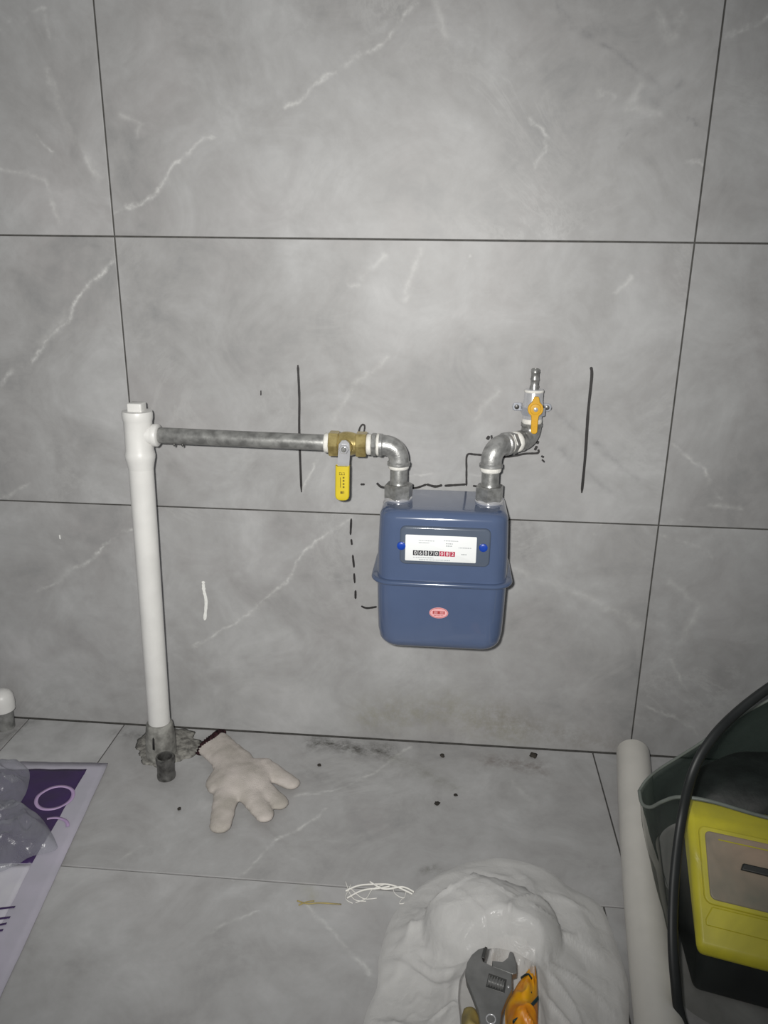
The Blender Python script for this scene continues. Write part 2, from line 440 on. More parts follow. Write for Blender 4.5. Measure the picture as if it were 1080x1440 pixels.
# ================================================================ structure: wall
WL = {  # light veins on the wall, per tile (column, row): world X, Z
 (0, 2): [([(-0.0689,1.0850),(-0.1315,1.0553)], .006, .8), ([(-0.0737,1.0089),(-0.0562,0.9485),(-0.0136,0.8771)], .009, .55), ([(-0.0968,0.9309),(-0.0769,0.9112)], .005, .8), ([(-0.1561,0.8875),(-0.0958,0.8749),(-0.0758,0.8192)], .008, .5), ([(-0.0682,1.0753),(-0.0635,1.0507)], .007, .5)],
 (1, 2): [([(0.0051,0.8292),(0.0605,0.8546),(0.0988,0.8956),(0.1484,0.9293)], .0055, .9), ([(0.2487,0.9654),(0.3155,1.0028),(0.3801,1.0487),(0.4249,1.0783)], .0055, .85), ([(0.5743,0.9498),(0.5957,0.9313),(0.5822,0.8885)], .006, .6), ([(0.0245,0.9572),(0.0534,0.9484),(0.0419,0.9309)], .009, .4), ([(0.4426,1.0859),(0.4574,1.0465)], .010, .4), ([(0.7251,1.0637),(0.7365,1.0404),(0.7504,1.0673)], .010, .45), ([(0.6549,0.9810),(0.6736,0.9728)], .008, .6), ([(0.7114,0.9929),(0.6968,0.9645),(0.7383,0.9521)], .012, .45), ([(0.7710,0.9045),(0.7969,0.8995)], .005, .7)],
 (2, 2): [([(0.8084,1.0437),(0.8295,1.0512),(0.8526,1.0663)], .006, .8)],
 (0, 1): [([(-0.2515,0.5472),(-0.2000,0.5868),(-0.1446,0.6233),(-0.0883,0.6785),(-0.0438,0.7394),(-0.0002,0.7741)], .006, .85), ([(-0.1253,0.6447),(-0.0871,0.6887)], .014, .3), ([(-0.2275,0.3990),(-0.1760,0.4303)], .006, .6)],
 (1, 1): [([(0.2614,0.4349),(0.2866,0.4973),(0.3010,0.5250)], .0045, .7), ([(0.3032,0.5359),(0.3226,0.5684),(0.3437,0.6004),(0.3901,0.6374)], .009, .55), ([(0.4121,0.7220),(0.4324,0.7867)], .009, .5), ([(0.4921,0.7594),(0.5049,0.7802)], .005, .7), ([(0.7030,0.7361),(0.7218,0.7570)], .007, .6), ([(0.3833,0.7787),(0.3537,0.7499)], .009, .5), ([(0.4138,0.4684),(0.5362,0.4694)], .004, .5), ([(0.5214,0.5582),(0.5499,0.6005)], .010, .35), ([(0.3336,0.7401),(0.3487,0.7384)], .006, .6)],
 (2, 1): [([(0.8041,0.5247),(0.8489,0.4890),(0.8819,0.4470)], .006, .7), ([(0.8036,0.4018),(0.8337,0.4097)], .006, .6), ([(0.8713,0.4356),(0.9125,0.4317)], .008, .5)],
 (0, 0): [([(-0.1826,0.2442),(-0.1361,0.2769),(-0.0914,0.3015),(-0.0643,0.3334),(-0.0125,0.3598)], .0055, .8), ([(-0.1493,0.2675),(-0.1228,0.2876)], .012, .35)],
 (1, 0): [([(0.0762,0.1567),(0.1753,0.2267),(0.2294,0.2795),(0.2591,0.3235),(0.2936,0.3608),(0.3416,0.3967)], .0055, .85), ([(0.2614,0.4349),(0.2463,0.4044)], .004, .6), ([(0.1570,0.2131),(0.2113,0.2538)], .012, .3), ([(0.5875,0.3207),(0.6769,0.2892),(0.7909,0.2344)], .012, .3), ([(0.7113,0.3843),(0.7196,0.4073)], .006, .5)],
 (2, 0): [([(0.8034,0.3860),(0.8431,0.3763),(0.8828,0.3518)], .006, .6), ([(0.8469,0.1754),(0.8886,0.1075)], .006, .6), ([(0.8063,0.0957),(0.8643,0.0797),(0.9019,0.0491)], .006, .5), ([(0.8253,0.3083),(0.8773,0.2753),(0.8585,0.2135)], .012, .35)],
}
WD = {
 (1, 2): [([(0.5953,1.0881),(0.6130,1.0531),(0.6680,1.0291),(0.7240,0.9985),(0.7430,0.9726)], .007, .75), ([(0.7430,0.9726),(0.7650,0.9521),(0.7989,0.9372)], .006, .75), ([(0.6876,0.9229),(0.7063,0.9430)], .005, .6), ([(0.7194,1.0009),(0.7487,0.9766),(0.7555,0.9928)], .012, .6), ([(0.7172,0.9808),(0.7369,0.9644)], .018, .45)],
 (1, 1): [([(0.6171,0.5817),(0.6877,0.5263),(0.7594,0.4730)], .010, .5), ([(0.5935,0.5550),(0.6589,0.5040),(0.7256,0.4521)], .012, .4), ([(0.4851,0.6892),(0.5368,0.6557)], .014, .3)],
 (2, 0): [([(0.8524,0.1311),(0.9169,0.1029)], .012, .3)],
}
WS = {
 (1, 0): [([(0.3680,0.0469),(0.5100,0.0631),(0.6055,0.0287)], .075, .65, (0.22, 0.21, 0.145, 1)), ([(0.5806,0.0542),(0.7695,0.0127)], .06, .6, (0.19, 0.175, 0.15, 1))],
}
w3 = lambda p: (p[0], 0.0, p[1])
bm = bmesh.new(); bmesh.ops.create_cube(bm, size=1.0)
for v in bm.verts: v.co = Vector((0.4 + v.co.x * 2.4, 0.0515 + v.co.y * 0.10, 0.80 + v.co.z * 1.604))
me = bpy.data.meshes.new('wall_back'); bm.to_mesh(me); bm.free()
wall = link('wall_back', me, M['grout'], None, False)
tag(wall, kind='structure')

def tile_mesh(name, sx, sy, t, bev):
    """flat tile, face up in local z, corner at the origin"""
    bm = bmesh.new(); bmesh.ops.create_cube(bm, size=1.0)
    for v in bm.verts: v.co = Vector((sx * (v.co.x + .5), sy * (v.co.y + .5), t * (v.co.z - .5)))
    top = [e for e in bm.edges if all(v.co.z > -1e-6 for v in e.verts)]
    bmesh.ops.bevel(bm, geom=top, offset=bev, segments=2, profile=0.5, affect='EDGES')
    me = bpy.data.meshes.new(name); bm.to_mesh(me); bm.free()
    return me
GAP = 0.0021
wt = tile_mesh('wall_tile', 0.8 - GAP, 0.4 - GAP, 0.006, 0.0007)
wt.materials.append(None)
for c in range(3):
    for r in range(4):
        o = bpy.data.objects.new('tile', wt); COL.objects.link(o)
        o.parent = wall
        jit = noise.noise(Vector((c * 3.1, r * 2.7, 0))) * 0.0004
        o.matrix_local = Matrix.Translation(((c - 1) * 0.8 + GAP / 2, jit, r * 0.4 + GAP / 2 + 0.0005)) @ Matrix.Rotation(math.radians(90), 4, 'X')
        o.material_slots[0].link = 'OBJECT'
        o.material_slots[0].material = tile_material('wall_tile_%d_%d' % (c, r), WL.get((c, r), []), WD.get((c, r), []), WS.get((c, r), []), w3, 0.47, (1.0, 0.97, 0.90)[c], (c * 1.7, 0.0, r * 2.3 + 0.6))  # tone drops column by column to the right: flash fall-off painted into the tiles

# marks drawn and scuffed on the wall tiles
def ribbon(name, pts, wd, m, parent, y=-0.0009, m_=6, jitter=0.25, seed=0):
    P = spline([(x, y, z) for x, z in pts], m_)
    V, F = [], []
    for i, p in enumerate(P):
        t = (P[min(i + 1, len(P) - 1)] - P[max(i - 1, 0)]).normalized()
        nn = Vector((-t.z, 0, t.x))
        ww = wd / 2 * (1 + jitter * noise.noise(Vector((i * 0.7 + seed, seed, 0))))
        if i in (0, len(P) - 1): ww *= 0.45
        V += [p + nn * ww, p - nn * ww]
        V += [p + nn * ww + Vector((0, 0.0007, 0)), p - nn * ww + Vector((0, 0.0007, 0))]
    for i in range(len(P) - 1):
        a, b = i * 4, i * 4 + 4
        F += [(a, a + 1, b + 1, b), (a + 2, b + 2, b + 3, a + 3), (a, b, b + 2, a + 2), (a + 1, a + 3, b + 3, b + 1)]
    F += [(0, 2, 3, 1), (len(V) - 4, len(V) - 3, len(V) - 1, len(V) - 2)]
    return mesh(name, V, F, m, parent, False)
MARKS = [
 ([(0.2591,0.6263),(0.2602,0.5773),(0.2590,0.5237),(0.2603,0.4325)], .0034), ([(0.6789,0.6330),(0.6812,0.6190),(0.6808,0.5679),(0.6825,0.5048),(0.6824,0.4472)], .0040),
 ([(0.3372,0.3930),(0.3360,0.3661)], .0032), ([(0.3371,0.3591),(0.3382,0.3497)], .003), ([(0.3394,0.3331),(0.3416,0.3116)], .0032), ([(0.3416,0.3020),(0.3427,0.2850)], .003), ([(0.3439,0.2728),(0.3439,0.2580)], .0034),
 ([(0.3530,0.2460),(0.3622,0.2427),(0.3782,0.2460)], .003), ([(0.3514,0.4483),(0.3579,0.4486)], .003), ([(0.3763,0.4515),(0.3818,0.4461),(0.3894,0.4441)], .0034),
 ([(0.4250,0.4465),(0.4358,0.4458),(0.4518,0.4520)], .0032), ([(0.4518,0.4520),(0.4647,0.4491),(0.4753,0.4517)], .0036), ([(0.4786,0.4507),(0.4945,0.4524),(0.5104,0.4541)], .0034), ([(0.5211,0.4523),(0.5286,0.4514)], .003),
 ([(0.5116,0.4519),(0.5105,0.4773),(0.5105,0.4991),(0.5220,0.5006),(0.5451,0.4992),(0.5723,0.4990),(0.5949,0.5041),(0.6134,0.5058),(0.6140,0.5112)], .0030),
 ([(0.5386,0.5237),(0.5415,0.5292)], .0045), ([(0.5445,0.5303),(0.5459,0.5240)], .003), ([(0.6090,0.5099),(0.6116,0.5164)], .004), ([(0.6114,0.5196),(0.6131,0.5239)], .004),
 ([(0.6189,0.5016),(0.6231,0.4996)], .003), ([(0.6203,0.4963),(0.6247,0.4921)], .0025), ([(0.3480,0.5232),(0.3501,0.5351),(0.3544,0.5406),(0.3575,0.5375),(0.3555,0.5234)], .0026), ([(0.2029,0.5874),(0.2026,0.5800)], .0018),
 ([(0.6259,0.5726),(0.6290,0.5717)], .004)]
for k, (pts, wd) in enumerate(MARKS):
    tag(ribbon('marker_line', pts, wd, M['marker'], wall, seed=k * 3.3), 'black marker stroke')
tag(ribbon('scuff_mark', [(0.0968,0.2768),(0.0970,0.2606),(0.0994,0.2406),(0.0950,0.2072)], .0048, M['chalk'], wall, jitter=0.6), 'white scuff')
tag(ribbon('scuff_mark', [(-0.1350,0.3462),(-0.1347,0.3389)], .002, M['chalk'], wall), 'white scuff')

# ================================================================ structure: floor
f3 = lambda p: (p[0], p[1], 0.0)
FL = [([(0.3242,-0.1868),(0.2596,-0.2558),(0.2248,-0.3332)], .006, .7), ([(0.4393,-0.0194),(0.3886,-0.0874),(0.3335,-0.1403),(0.2673,-0.1570)], .006, .7), ([(0.3245,-0.3640),(0.3663,-0.4019),(0.4153,-0.4570)], .006, .6), ([(0.0815,-0.2846),(0.0562,-0.3206)], .006, .5), ([(0.2208,-0.4160),(0.2656,-0.3845)], .006, .5), ([(0.6010,-0.0926),(0.6385,-0.1553)], .01, .3)]
FS = [([(0.2805,-0.0216),(0.3475,-0.0288),(0.4014,-0.0352)], .042, 1.3, (0.05, 0.048, 0.04, 1)), ([(0.4205,-0.0563),(0.5125,-0.1189)], .03, .5, (0.15, 0.15, 0.11, 1)),
      ([(0.5703,-0.0372),(0.6491,-0.0518)], .045, .9, (0.13, 0.10, 0.085, 1)), ([(-0.2483,-0.0658),(-0.2270,-0.0127)], .03, .8, (0.06, 0.06, 0.055, 1)), ([(0.4745,-0.2885),(0.4857,-0.2822)], .018, .9, (0.07, 0.07, 0.05, 1)),
      ([(-0.0681,-0.0264),(0.0973,-0.0404)], .03, .7, (0.10, 0.10, 0.095, 1)), ([(0.2764,-0.0988),(0.3031,-0.1228)], .03, .4, (0.12, 0.12, 0.115, 1)), ([(0.2267,-0.4361),(0.2571,-0.4530)], .06, .25, (0.16, 0.16, 0.155, 1)), ([(0.3199,-0.3386),(0.3315,-0.3517)], .02, .5, (0.30, 0.28, 0.14, 1))]
floor = None
bm = bmesh.new(); bmesh.ops.create_cube(bm, size=1.0)
for v in bm.verts: v.co = Vector((0.4 + v.co.x * 2.4, -0.9185 + v.co.y * 1.84, -0.052 + v.co.z * 0.10))
me = bpy.data.meshes.new('floor'); bm.to_mesh(me); bm.free()
floor = link('floor', me, M['grout'], None, False)
tag(floor, kind='structure')
def near(lst, x0, x1, y0, y1, pad=0.05):
    return [e for e in lst if any(x0 - pad < p[0] < x1 + pad and y0 - pad < p[1] < y1 + pad for p in e[0])]
FT = [(-0.80, -0.232, -0.33, -0.001), (-0.232, -0.06, -0.33, -0.001), (-0.06, 0.74, -0.33, -0.001), (0.74, 1.54, -0.33, -0.001),
      (-0.80, -0.10, -1.13, -0.33), (-0.10, 0.70, -1.13, -0.33), (0.70, 1.50, -1.13, -0.33),
      (-0.80, -0.10, -1.83, -1.13), (-0.10, 0.70, -1.83, -1.13), (0.70, 1.50, -1.83, -1.13)]
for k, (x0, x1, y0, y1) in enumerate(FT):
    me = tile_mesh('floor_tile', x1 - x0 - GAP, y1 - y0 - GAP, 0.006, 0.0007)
    me.materials.append(tile_material('floor_tile_%d' % k, near(FL, x0, x1, y0, y1), [], near(FS, x0, x1, y0, y1), f3, 0.46, (1.12, 1.12, 1.10, 1.0, 1.12, 1.14, 1.0, 1.1, 1.1, 1.1)[k], (k * 1.3, k * 0.7, 5.0)))  # right-hand tiles toned down: the dimmer light there is put into their colour
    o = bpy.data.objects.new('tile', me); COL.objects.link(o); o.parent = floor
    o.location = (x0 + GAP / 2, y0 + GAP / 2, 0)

# ================================================================ white riser pipe with tee
RX = lambda z: 0.0350 + 0.0156 * z
RY = -0.08
up = Vector((0.0156, 0, 1)).normalized()
rp = thing('riser_pipe', 'white painted vertical riser pipe with a plugged tee on top', 'pipe', (RX(0), RY, 0))
at = lambda z: (RX(z), RY, z)
def along(z0, prof): return lathe([(r, (z - z0)) for r, z in prof], at(z0), up, 40)
mesh('pipe', *along(0.0, [(0.0165, 0.001), (0.0170, 0.058), (0.0172, 0.2), (0.0176, 0.40), (0.0176, 0.50)]), M['white_paint'], rp, sharp=40)
tee = mesh('tee_fitting', *merge(
    along(0.484, [(0.0178, 0.484), (0.0188, 0.490), (0.0200, 0.4955), (0.0210, 0.500), (0.0213, 0.504), (0.0206, 0.508), (0.0198, 0.512), (0.0198, 0.552), (0.0204, 0.555), (0.0212, 0.558), (0.0213, 0.564), (0.0206, 0.5675), (0.012, 0.5680)]),
    lathe([(0.0160, 0.0), (0.0152, 0.012), (0.0138, 0.018), (0.0138, 0.0205), (0.0160, 0.0215), (0.0163, 0.0275), (0.0150, 0.0290)], (RX(0.5337), RY, 0.5337), (1, 0, -0.0125), 32)), M['white_paint'], rp, sharp=50)
rbox('plug', (RX(.57) - 0.0105, RY - 0.0105, 0.566), (RX(.57) + 0.0105, RY + 0.0105, 0.5795), 0.0022, M['white_paint'], rp)
tag(mesh('sleeve', *along(0.0, [(0.0245, 0.0005), (0.0240, 0.02), (0.0225, 0.045), (0.0205, 0.060), (0.0172, 0.0635)]), M['sleeve'], rp, sharp=50), 'grey cement-smeared sleeve')
mesh('sleeve_streak', *prism([(0.0315, 0.028), (0.0345, 0.026), (0.0350, 0.045), (0.0330, 0.048)], -0.1055, -0.101, XZ), M['near_black'], rp)  # near-black streak on the front of the sleeve

# cement patch around the foot
def blob_field(cx, cy, rx, ry, h, n=96, seed=0.0, rough=0.35):
    V, F = [], []; R = 10
    for i in range(R + 1):
        t = i / R
        for k in range(n):
            a = 2 * math.pi * k / n
            q = 1 + 0.35 * noise.noise(Vector((math.cos(a) * 1.1 + seed, math.sin(a) * 1.1, seed))) + 0.20 * noise.noise(Vector((math.cos(a) * 2.9, math.sin(a) * 3.7 + seed, seed))) + 0.05 * noise.noise(Vector((math.cos(a) * 9, math.sin(a) * 9, seed)))
            x = cx + rx * t * q * math.cos(a); y = cy + ry * t * q * math.sin(a)
            z = h * (1 - t ** 2.2) * (0.75 + 0.5 * noise.noise(Vector((x * 60, y * 60, seed)))) + 0.0004 if i < R else 0.0
            V.append((x, min(y, -0.002), max(z, 0.0)))
    for i in range(R):
        for k in range(n):
            F.append((i * n + k, i * n + (k + 1) % n, (i + 1) * n + (k + 1) % n, (i + 1) * n + k))
    F.append(tuple(range(R * n, R * n + n)))
    return V, F
o = mesh('cement_patch', *blob_field(0.035, -0.058, 0.052, 0.050, 0.009, seed=2.1), M['cement'])
tag(o, 'rough grey cement patch around the foot of the white riser', 'cement patch')

# loose pipe nipple standing in front of the riser
nip = thing('pipe_nipple', 'short dark steel pipe nipple standing open-ended on the floor', 'pipe piece', (0.0625, -0.134, 0))
mesh('tube', *lathe([(0.0100, 0.006), (0.0112, 0.0005), (0.0138, 0.0), (0.0142, 0.002), (0.0142, 0.006), (0.0134, 0.008), (0.0132, 0.026), (0.0142, 0.028), (0.0142, 0.036), (0.0136, 0.0375), (0.0112, 0.0375), (0.0105, 0.034), (0.0100, 0.006)], (0.0625, -0.134, 0), (0, 0, 1), 36, False), M['rust'], nip, sharp=45)
mesh('bore_shade', *lathe([(0.0104, 0.004), (0.0104, 0.0045)], (0.0625, -0.134, 0), (0, 0, 1), 24), M['near_black'], nip)  # black disc painting the shade inside the open nipple

# capped stub at the left edge
cs = thing('capped_pipe_stub', 'short grey pipe stub with a white cap by the wall, cut by the left edge', 'pipe', (-0.258, -0.030, 0))
mesh('pipe', *lathe([(0.0150, 0.0), (0.0150, 0.05)], (-0.258, -0.030, 0), (0, 0, 1), 28), M['galv'], cs, sharp=40)
mesh('cap', *lathe([(0.0165, 0.034), (0.0195, 0.036), (0.0200, 0.050), (0.0185, 0.062), (0.0140, 0.069), (0.006, 0.0725)], (-0.258, -0.030, 0), (0, 0, 1), 28), M['white_paint'], cs, sharp=50)

# ================================================================ horizontal galvanised pipe
hp = thing('galvanised_pipe', 'grey galvanised steel pipe running level from the white tee to the brass valve', 'pipe', (0.19, -0.08, 0.532))
P0 = Vector((0.0735, -0.08, 0.5335)); P1 = Vector((0.3105, -0.08, 0.5302)); dh = (P1 - P0).normalized(); Lh = (P1 - P0).length
mesh('pipe', *lathe([(0.0109, 0), (0.0113, 0.002), (0.0113, Lh * .33), (0.0111, Lh * .34), (0.0113, Lh * .35), (0.0113, Lh - 0.004), (0.0108, Lh + .004)], P0, dh, 36), M['galv'], hp, sharp=50)
for t in (0.022, 0.034):
    c = P0 + dh * t + Vector((0, -0.004, -0.0112))
    mesh('paint_drip', *lathe([(0.0004, -0.003), (0.0016, -0.0015), (0.0014, 0.0015)], c, (0, 0, 1), 10), M['rust'], hp)
def tape_ring(parent, p, d, r, wd, name='thread_tape'):
    d = Vector(d).normalized()
    return mesh(name, *lathe([(r * 0.93, 0), (r, wd * 0.2), (r * 1.01, wd * 0.55), (r * 0.985, wd * 0.85), (r * 0.92, wd)], p, d, 28), M['tape'], parent, sharp=60)
tape_ring(hp, P1 - dh * 0.001, dh, 0.0138, 0.0075)

# ================================================================ brass ball valve with yellow lever
ZV = 0.5298
bv = thing('ball_valve', 'brass ball valve with a yellow sleeved lever hanging down', 'valve', (0.3425, -0.08, ZV))
def hexprism(p, d, flat, t, ch=0.0012, rot=0.0):
    """six-sided nut with chamfered ends"""
    d = Vector(d).normalized(); u, v = frame_of(d); p = Vector(p)
    R = flat / math.cos(math.pi / 6)
    V, F = [], []
    for tt, rr in ((0, R - ch), (ch, R), (t - ch, R), (t, R - ch)):
        for k in range(6):
            a = rot + math.pi / 3 * k
            V.append(p + d * tt + (u * math.cos(a) + v * math.sin(a)) * rr)
    for i in range(3):
        for k in range(6): F.append((i * 6 + k, i * 6 + (k + 1) % 6, (i + 1) * 6 + (k + 1) % 6, (i + 1) * 6 + k))
    F.append(tuple(range(6))); F.append(tuple(range(18, 24)))
    return V, F
X_ = Vector((1, 0, 0))
mesh('hex_end', *hexprism((0.3165, -0.08, ZV), X_, 0.0160, 0.0135), M['brass'], bv, False)
mesh('hex_end', *hexprism((0.3545, -0.08, ZV), X_, 0.0160, 0.0145), M['brass'], bv, False)
mesh('body', *merge(lathe([(0.0135, 0.0), (0.0150, 0.002), (0.0168, 0.008), (0.0170, 0.013), (0.0164, 0.019), (0.0150, 0.024), (0.0145, 0.026)], (0.3290, -0.08, ZV), X_, 40),
    lathe([(0.0100, 0.0), (0.0100, 0.0215), (0.0090, 0.0235)], (0.3415, -0.08, ZV - 0.001), (0, -1, 0), 28)), M['brass'], bv, sharp=40)
lev = mesh('lever', *prism([(0.3325, 0.5220), (0.3335, 0.5345), (0.3375, 0.5400), (0.3435, 0.5405), (0.3480, 0.5365), (0.3490, 0.5240), (0.3480, 0.5120), (0.3470, 0.4900), (0.3310, 0.4900), (0.3318, 0.5120)], -0.1065, -0.1040, XZ), M['chrome'], bv, False)
mesh('stem_nut', *hexprism((0.3410, -0.1065, 0.5290), (0, -1, 0), 0.0062, 0.0050), M['chrome'], bv, False)
mesh('stem_end', *lathe([(0.0036, 0), (0.0036, 0.0065), (0.0026, 0.0075)], (0.3410, -0.1065, 0.5290), (0, -1, 0), 16), M['steel'], bv, sharp=40)
# vinyl sleeve on the lever
sl = [(0.3300, 0.5040), (0.3478, 0.5045)]
GV = [(z, x0, x1) for z, x0, x1 in ((0.5045, .3292, .3480), (0.5050, .3288, .3484), (0.490, .3285, .3482), (0.470, .3281, .3479), (0.462, .3281, .3479), (0.4585, .3290, .3470), (0.4565, .3310, .3450), (0.4558, .3345, .3415))]
V, F = loft([(z, x0, x1, -0.1092, -0.1013, 0.0026) for z, x0, x1 in GV], 5)
grip = mesh('grip', V, F, M['yellow'], bv, sharp=60)
tag(grip, 'yellow vinyl lever sleeve with small olive print')
def marks(name, rects, y, m, parent, th=0.0002):
    parts = []
    for x0, x1, z0, z1 in rects:
        parts.append(prism([(x0, z0), (x1, z0), (x1, z1), (x0, z1)], y, y + th, XZ))
    return mesh(name, *merge(*parts), m, parent, False)
gx = 0.3385
pr = [(gx - .0042, gx + .0034, .4925, .4931), (gx - .0042, gx - .0036, .4925, .4960), (gx - .0010, gx - .0004, .4925, .4955), (gx + .0028, gx + .0034, .4925, .4950), (gx - .0042, gx - .0010, .4954, .4960), (gx + .0004, gx + .0034, .4954, .4960)]
for z in (.4875, .4830, .4785, .4740):
    pr += [(gx + .0006, gx + .0030, z, z + .0024)]
pr += [(gx - .0030, gx - .0021, .4745, .4890)]
pr += [(gx - .0028, gx + .0004, .4655, .4690), (gx + .0008, gx + .0014, .4655, .4700), (gx + .0020, gx + .0026, .4660, .4690)]
marks('grip_print', pr, -0.10945, M['olive_print'], grip)

# ================================================================ inlet elbow fitting
def elbow(p, d0, d1, R, r, rim=0.0022, n=10, lead=0.004):
    """bend from p (corner of the two axes): enters along d0, leaves along d1"""
    p = Vector(p); d0 = Vector(d0).normalized(); d1 = Vector(d1).normalized()
    a = p - d0 * R; c = a + d1 * R
    pts = []; rad = []
    for t, rr in ((-lead - 0.004, r + rim), (-lead, r + rim), (-lead + 0.0015, r)):
        pts.append(a + d0 * t); rad.append(rr)
    for k in range(n + 1):
        th = math.pi / 2 * k / n
        pts.append(c - d1 * R * math.cos(th) + d0 * R * math.sin(th)); rad.append(r)
    e = p + d1 * R
    for t, rr in ((lead - 0.0015, r), (lead, r + rim), (lead + 0.004, r + rim)):
        pts.append(e + d1 * t); rad.append(rr)
    return tube(pts, rad, 32)
ie = thing('inlet_elbow', 'grey iron elbow turning down from the brass valve to the meter inlet', 'pipe fitting', (0.4140, -0.08, ZV))
mesh('hex_nipple', *merge(lathe([(0.0118, 0), (0.0118, 0.024)], (0.3680, -0.08, ZV), X_, 28), hexprism((0.3755, -0.08, ZV), X_, 0.0145, 0.0075)), M['steel'], ie, sharp=30)
tape_ring(ie, (0.3690, -0.08, ZV), X_, 0.0150, 0.0068)
tape_ring(ie, (0.3825, -0.08, ZV), X_, 0.0155, 0.0060)
mesh('elbow', *elbow((0.4140, -0.08, ZV - 0.0005), X_, (0, 0, -1), 0.0195, 0.0142, 0.0018), M['mall'], ie, sharp=40)
tape_ring(ie, (0.4140, -0.08, 0.4965), (0, 0, 1), 0.0145, 0.0075)

def union(parent, x, y, zt):
    D = (0, 0, -1)
    mesh('nipple', *lathe([(0.0118, 0), (0.0122, 0.002), (0.0122, 0.022), (0.0128, 0.026), (0.0150, 0.029)], (x, y, zt), D, 30), M['steel'], parent, sharp=40)
    mesh('union_nut', *hexprism((x, y, zt - 0.0255), D, 0.0178, 0.0205, 0.0016, 0.18), M['steel'], parent, False)
zt = 0.5000
iu = thing('inlet_union', 'steel hex union nut on the left meter port', 'pipe fitting', (0.4144, -0.08, 0.46))
union(iu, 0.4144, -0.08, zt)
ou = thing('outlet_union', 'steel hex union nut on the right meter port', 'pipe fitting', (0.5418, -0.08, 0.46))
union(ou, 0.5418, -0.08, zt + 0.002)

# ================================================================ gas meter
gm = thing('gas_meter', 'blue-grey enamelled diaphragm gas meter with white counter window', 'gas meter', (0.479, -0.08, 0.245))
FY = -0.140; BY = -0.018
def rounded_end(z_edge, z_in, x0, x1, y0, y1, r, rad, n=8):
    """sections curving from the wall into a flat end; z_in inside, z_edge the flat"""
    s = 1 if z_edge > z_in else -1; out = []
    for k in range(n + 1):
        a = math.pi / 2 * k / n
        ins = rad * (1 - math.cos(a)); z = z_edge - s * rad * (1 - math.sin(a))
        out.append((z, x0 + ins, x1 - ins, y0 + ins, y1 - ins, max(r - ins * 0.6, 0.004)))
    return out
TOP = 0.4525; BOT = 0.2450; FLZ = 0.3500
X0, X1 = 0.3895, 0.5695
sec = [(FLZ, X0 - .0005, X1 + .0005, FY - .0005, BY, 0.024)] + [(z, X0 + d, X1 - d, FY + d * .5, BY - d * .5, 0.024) for z, d in ((0.39, 0.0), (0.42, 0.0012))] + rounded_end(TOP, FLZ, X0 + .002, X1 - .002, FY + .001, BY - .001, 0.024, 0.0135)
mesh('upper_shell', *loft(sec, 10), M['blue'], gm, sharp=60)
sec = [(FLZ, X0 - .0005, X1 + .0005, FY - .0005, BY, 0.024), (0.30, X0 + .0005, X1 - .0005, FY, BY, 0.024), (0.272, X0 + .0015, X1 - .0015, FY + .0005, BY, 0.024)] + rounded_end(BOT, FLZ, X0 + .003, X1 - .003, FY + .001, BY, 0.026, 0.018)
mesh('lower_shell', *loft(sec, 10), M['blue'], gm, sharp=60)
fs = [(z, X0 - .0088 + i, X1 + .0088 - i, FY - .0068 + i, BY + .0060 - i, 0.030) for z, i in [(FLZ + .0036 * math.sin(math.radians(a)), .0036 * (1 - math.cos(math.radians(a)))) for a in range(-90, 91, 15)]]
tag(mesh('seam_flange', *loft(fs, 10), M['blue_edge'], gm, sharp=70), 'rolled seam flange around the middle')
for px in (0.4144, 0.5418):
    mesh('port', *lathe([(0.0220, -0.003), (0.0218, 0.0012), (0.0205, 0.0025), (0.0190, 0.0050), (0.0195, 0.0065), (0.0195, 0.0085), (0.0178, 0.010), (0.0178, 0.014)], (px, -0.08, TOP - 0.006), (0, 0, 1), 40), M['chrome'], gm, sharp=40)
# counter window
wx0, wx1, wz0, wz1 = 0.4215, 0.5435, 0.3790, 0.4335
def panel(name, x0, x1, z0, z1, r, ya, yb, bev, m, parent):
    V, F = [], []
    prof = [(ya, 0.0), (yb + bev, 0.0), (yb + bev * .3, bev * .3), (yb, bev)]
    L = None
    for y, ins in prof:
        p = rrect(x0 + ins, x1 - ins, z0 + ins, z1 - ins, max(r - ins, .001), 6); L = len(p)
        V += [(a, y, b) for a, b in p]
    for i in range(len(prof) - 1):
        for k in range(L): F.append((i * L + k, i * L + (k + 1) % L, (i + 1) * L + (k + 1) % L, (i + 1) * L + k))
    F.append(tuple(range(L))); F.append(tuple(range((len(prof) - 1) * L, len(prof) * L)))
    return mesh(name, V, F, m, parent, sharp=50)
win = panel('window', wx0, wx1, wz0, wz1, 0.008, FY + 0.004, FY - 0.0040, 0.0022, M['window'], gm)
tag(win, 'grey plastic counter window')
pl = panel('index_plate', 0.4290, 0.5250, 0.3848, 0.4222, 0.0015, FY - 0.0036, FY - 0.0048, 0.0003, M['plate'], win)
for sx, sz in ((0.4226, 0.4055), (0.5330, 0.4075)):
    tag(mesh('seal_plug', *lathe([(0.0058, 0.0), (0.0058, 0.0020), (0.0048, 0.0028), (0.002, 0.0030)], (sx + .001, FY - 0.0030, sz), (0, -1, 0), 24), M['seal'], win, sharp=50), 'round blue seal')
PY = FY - 0.0050
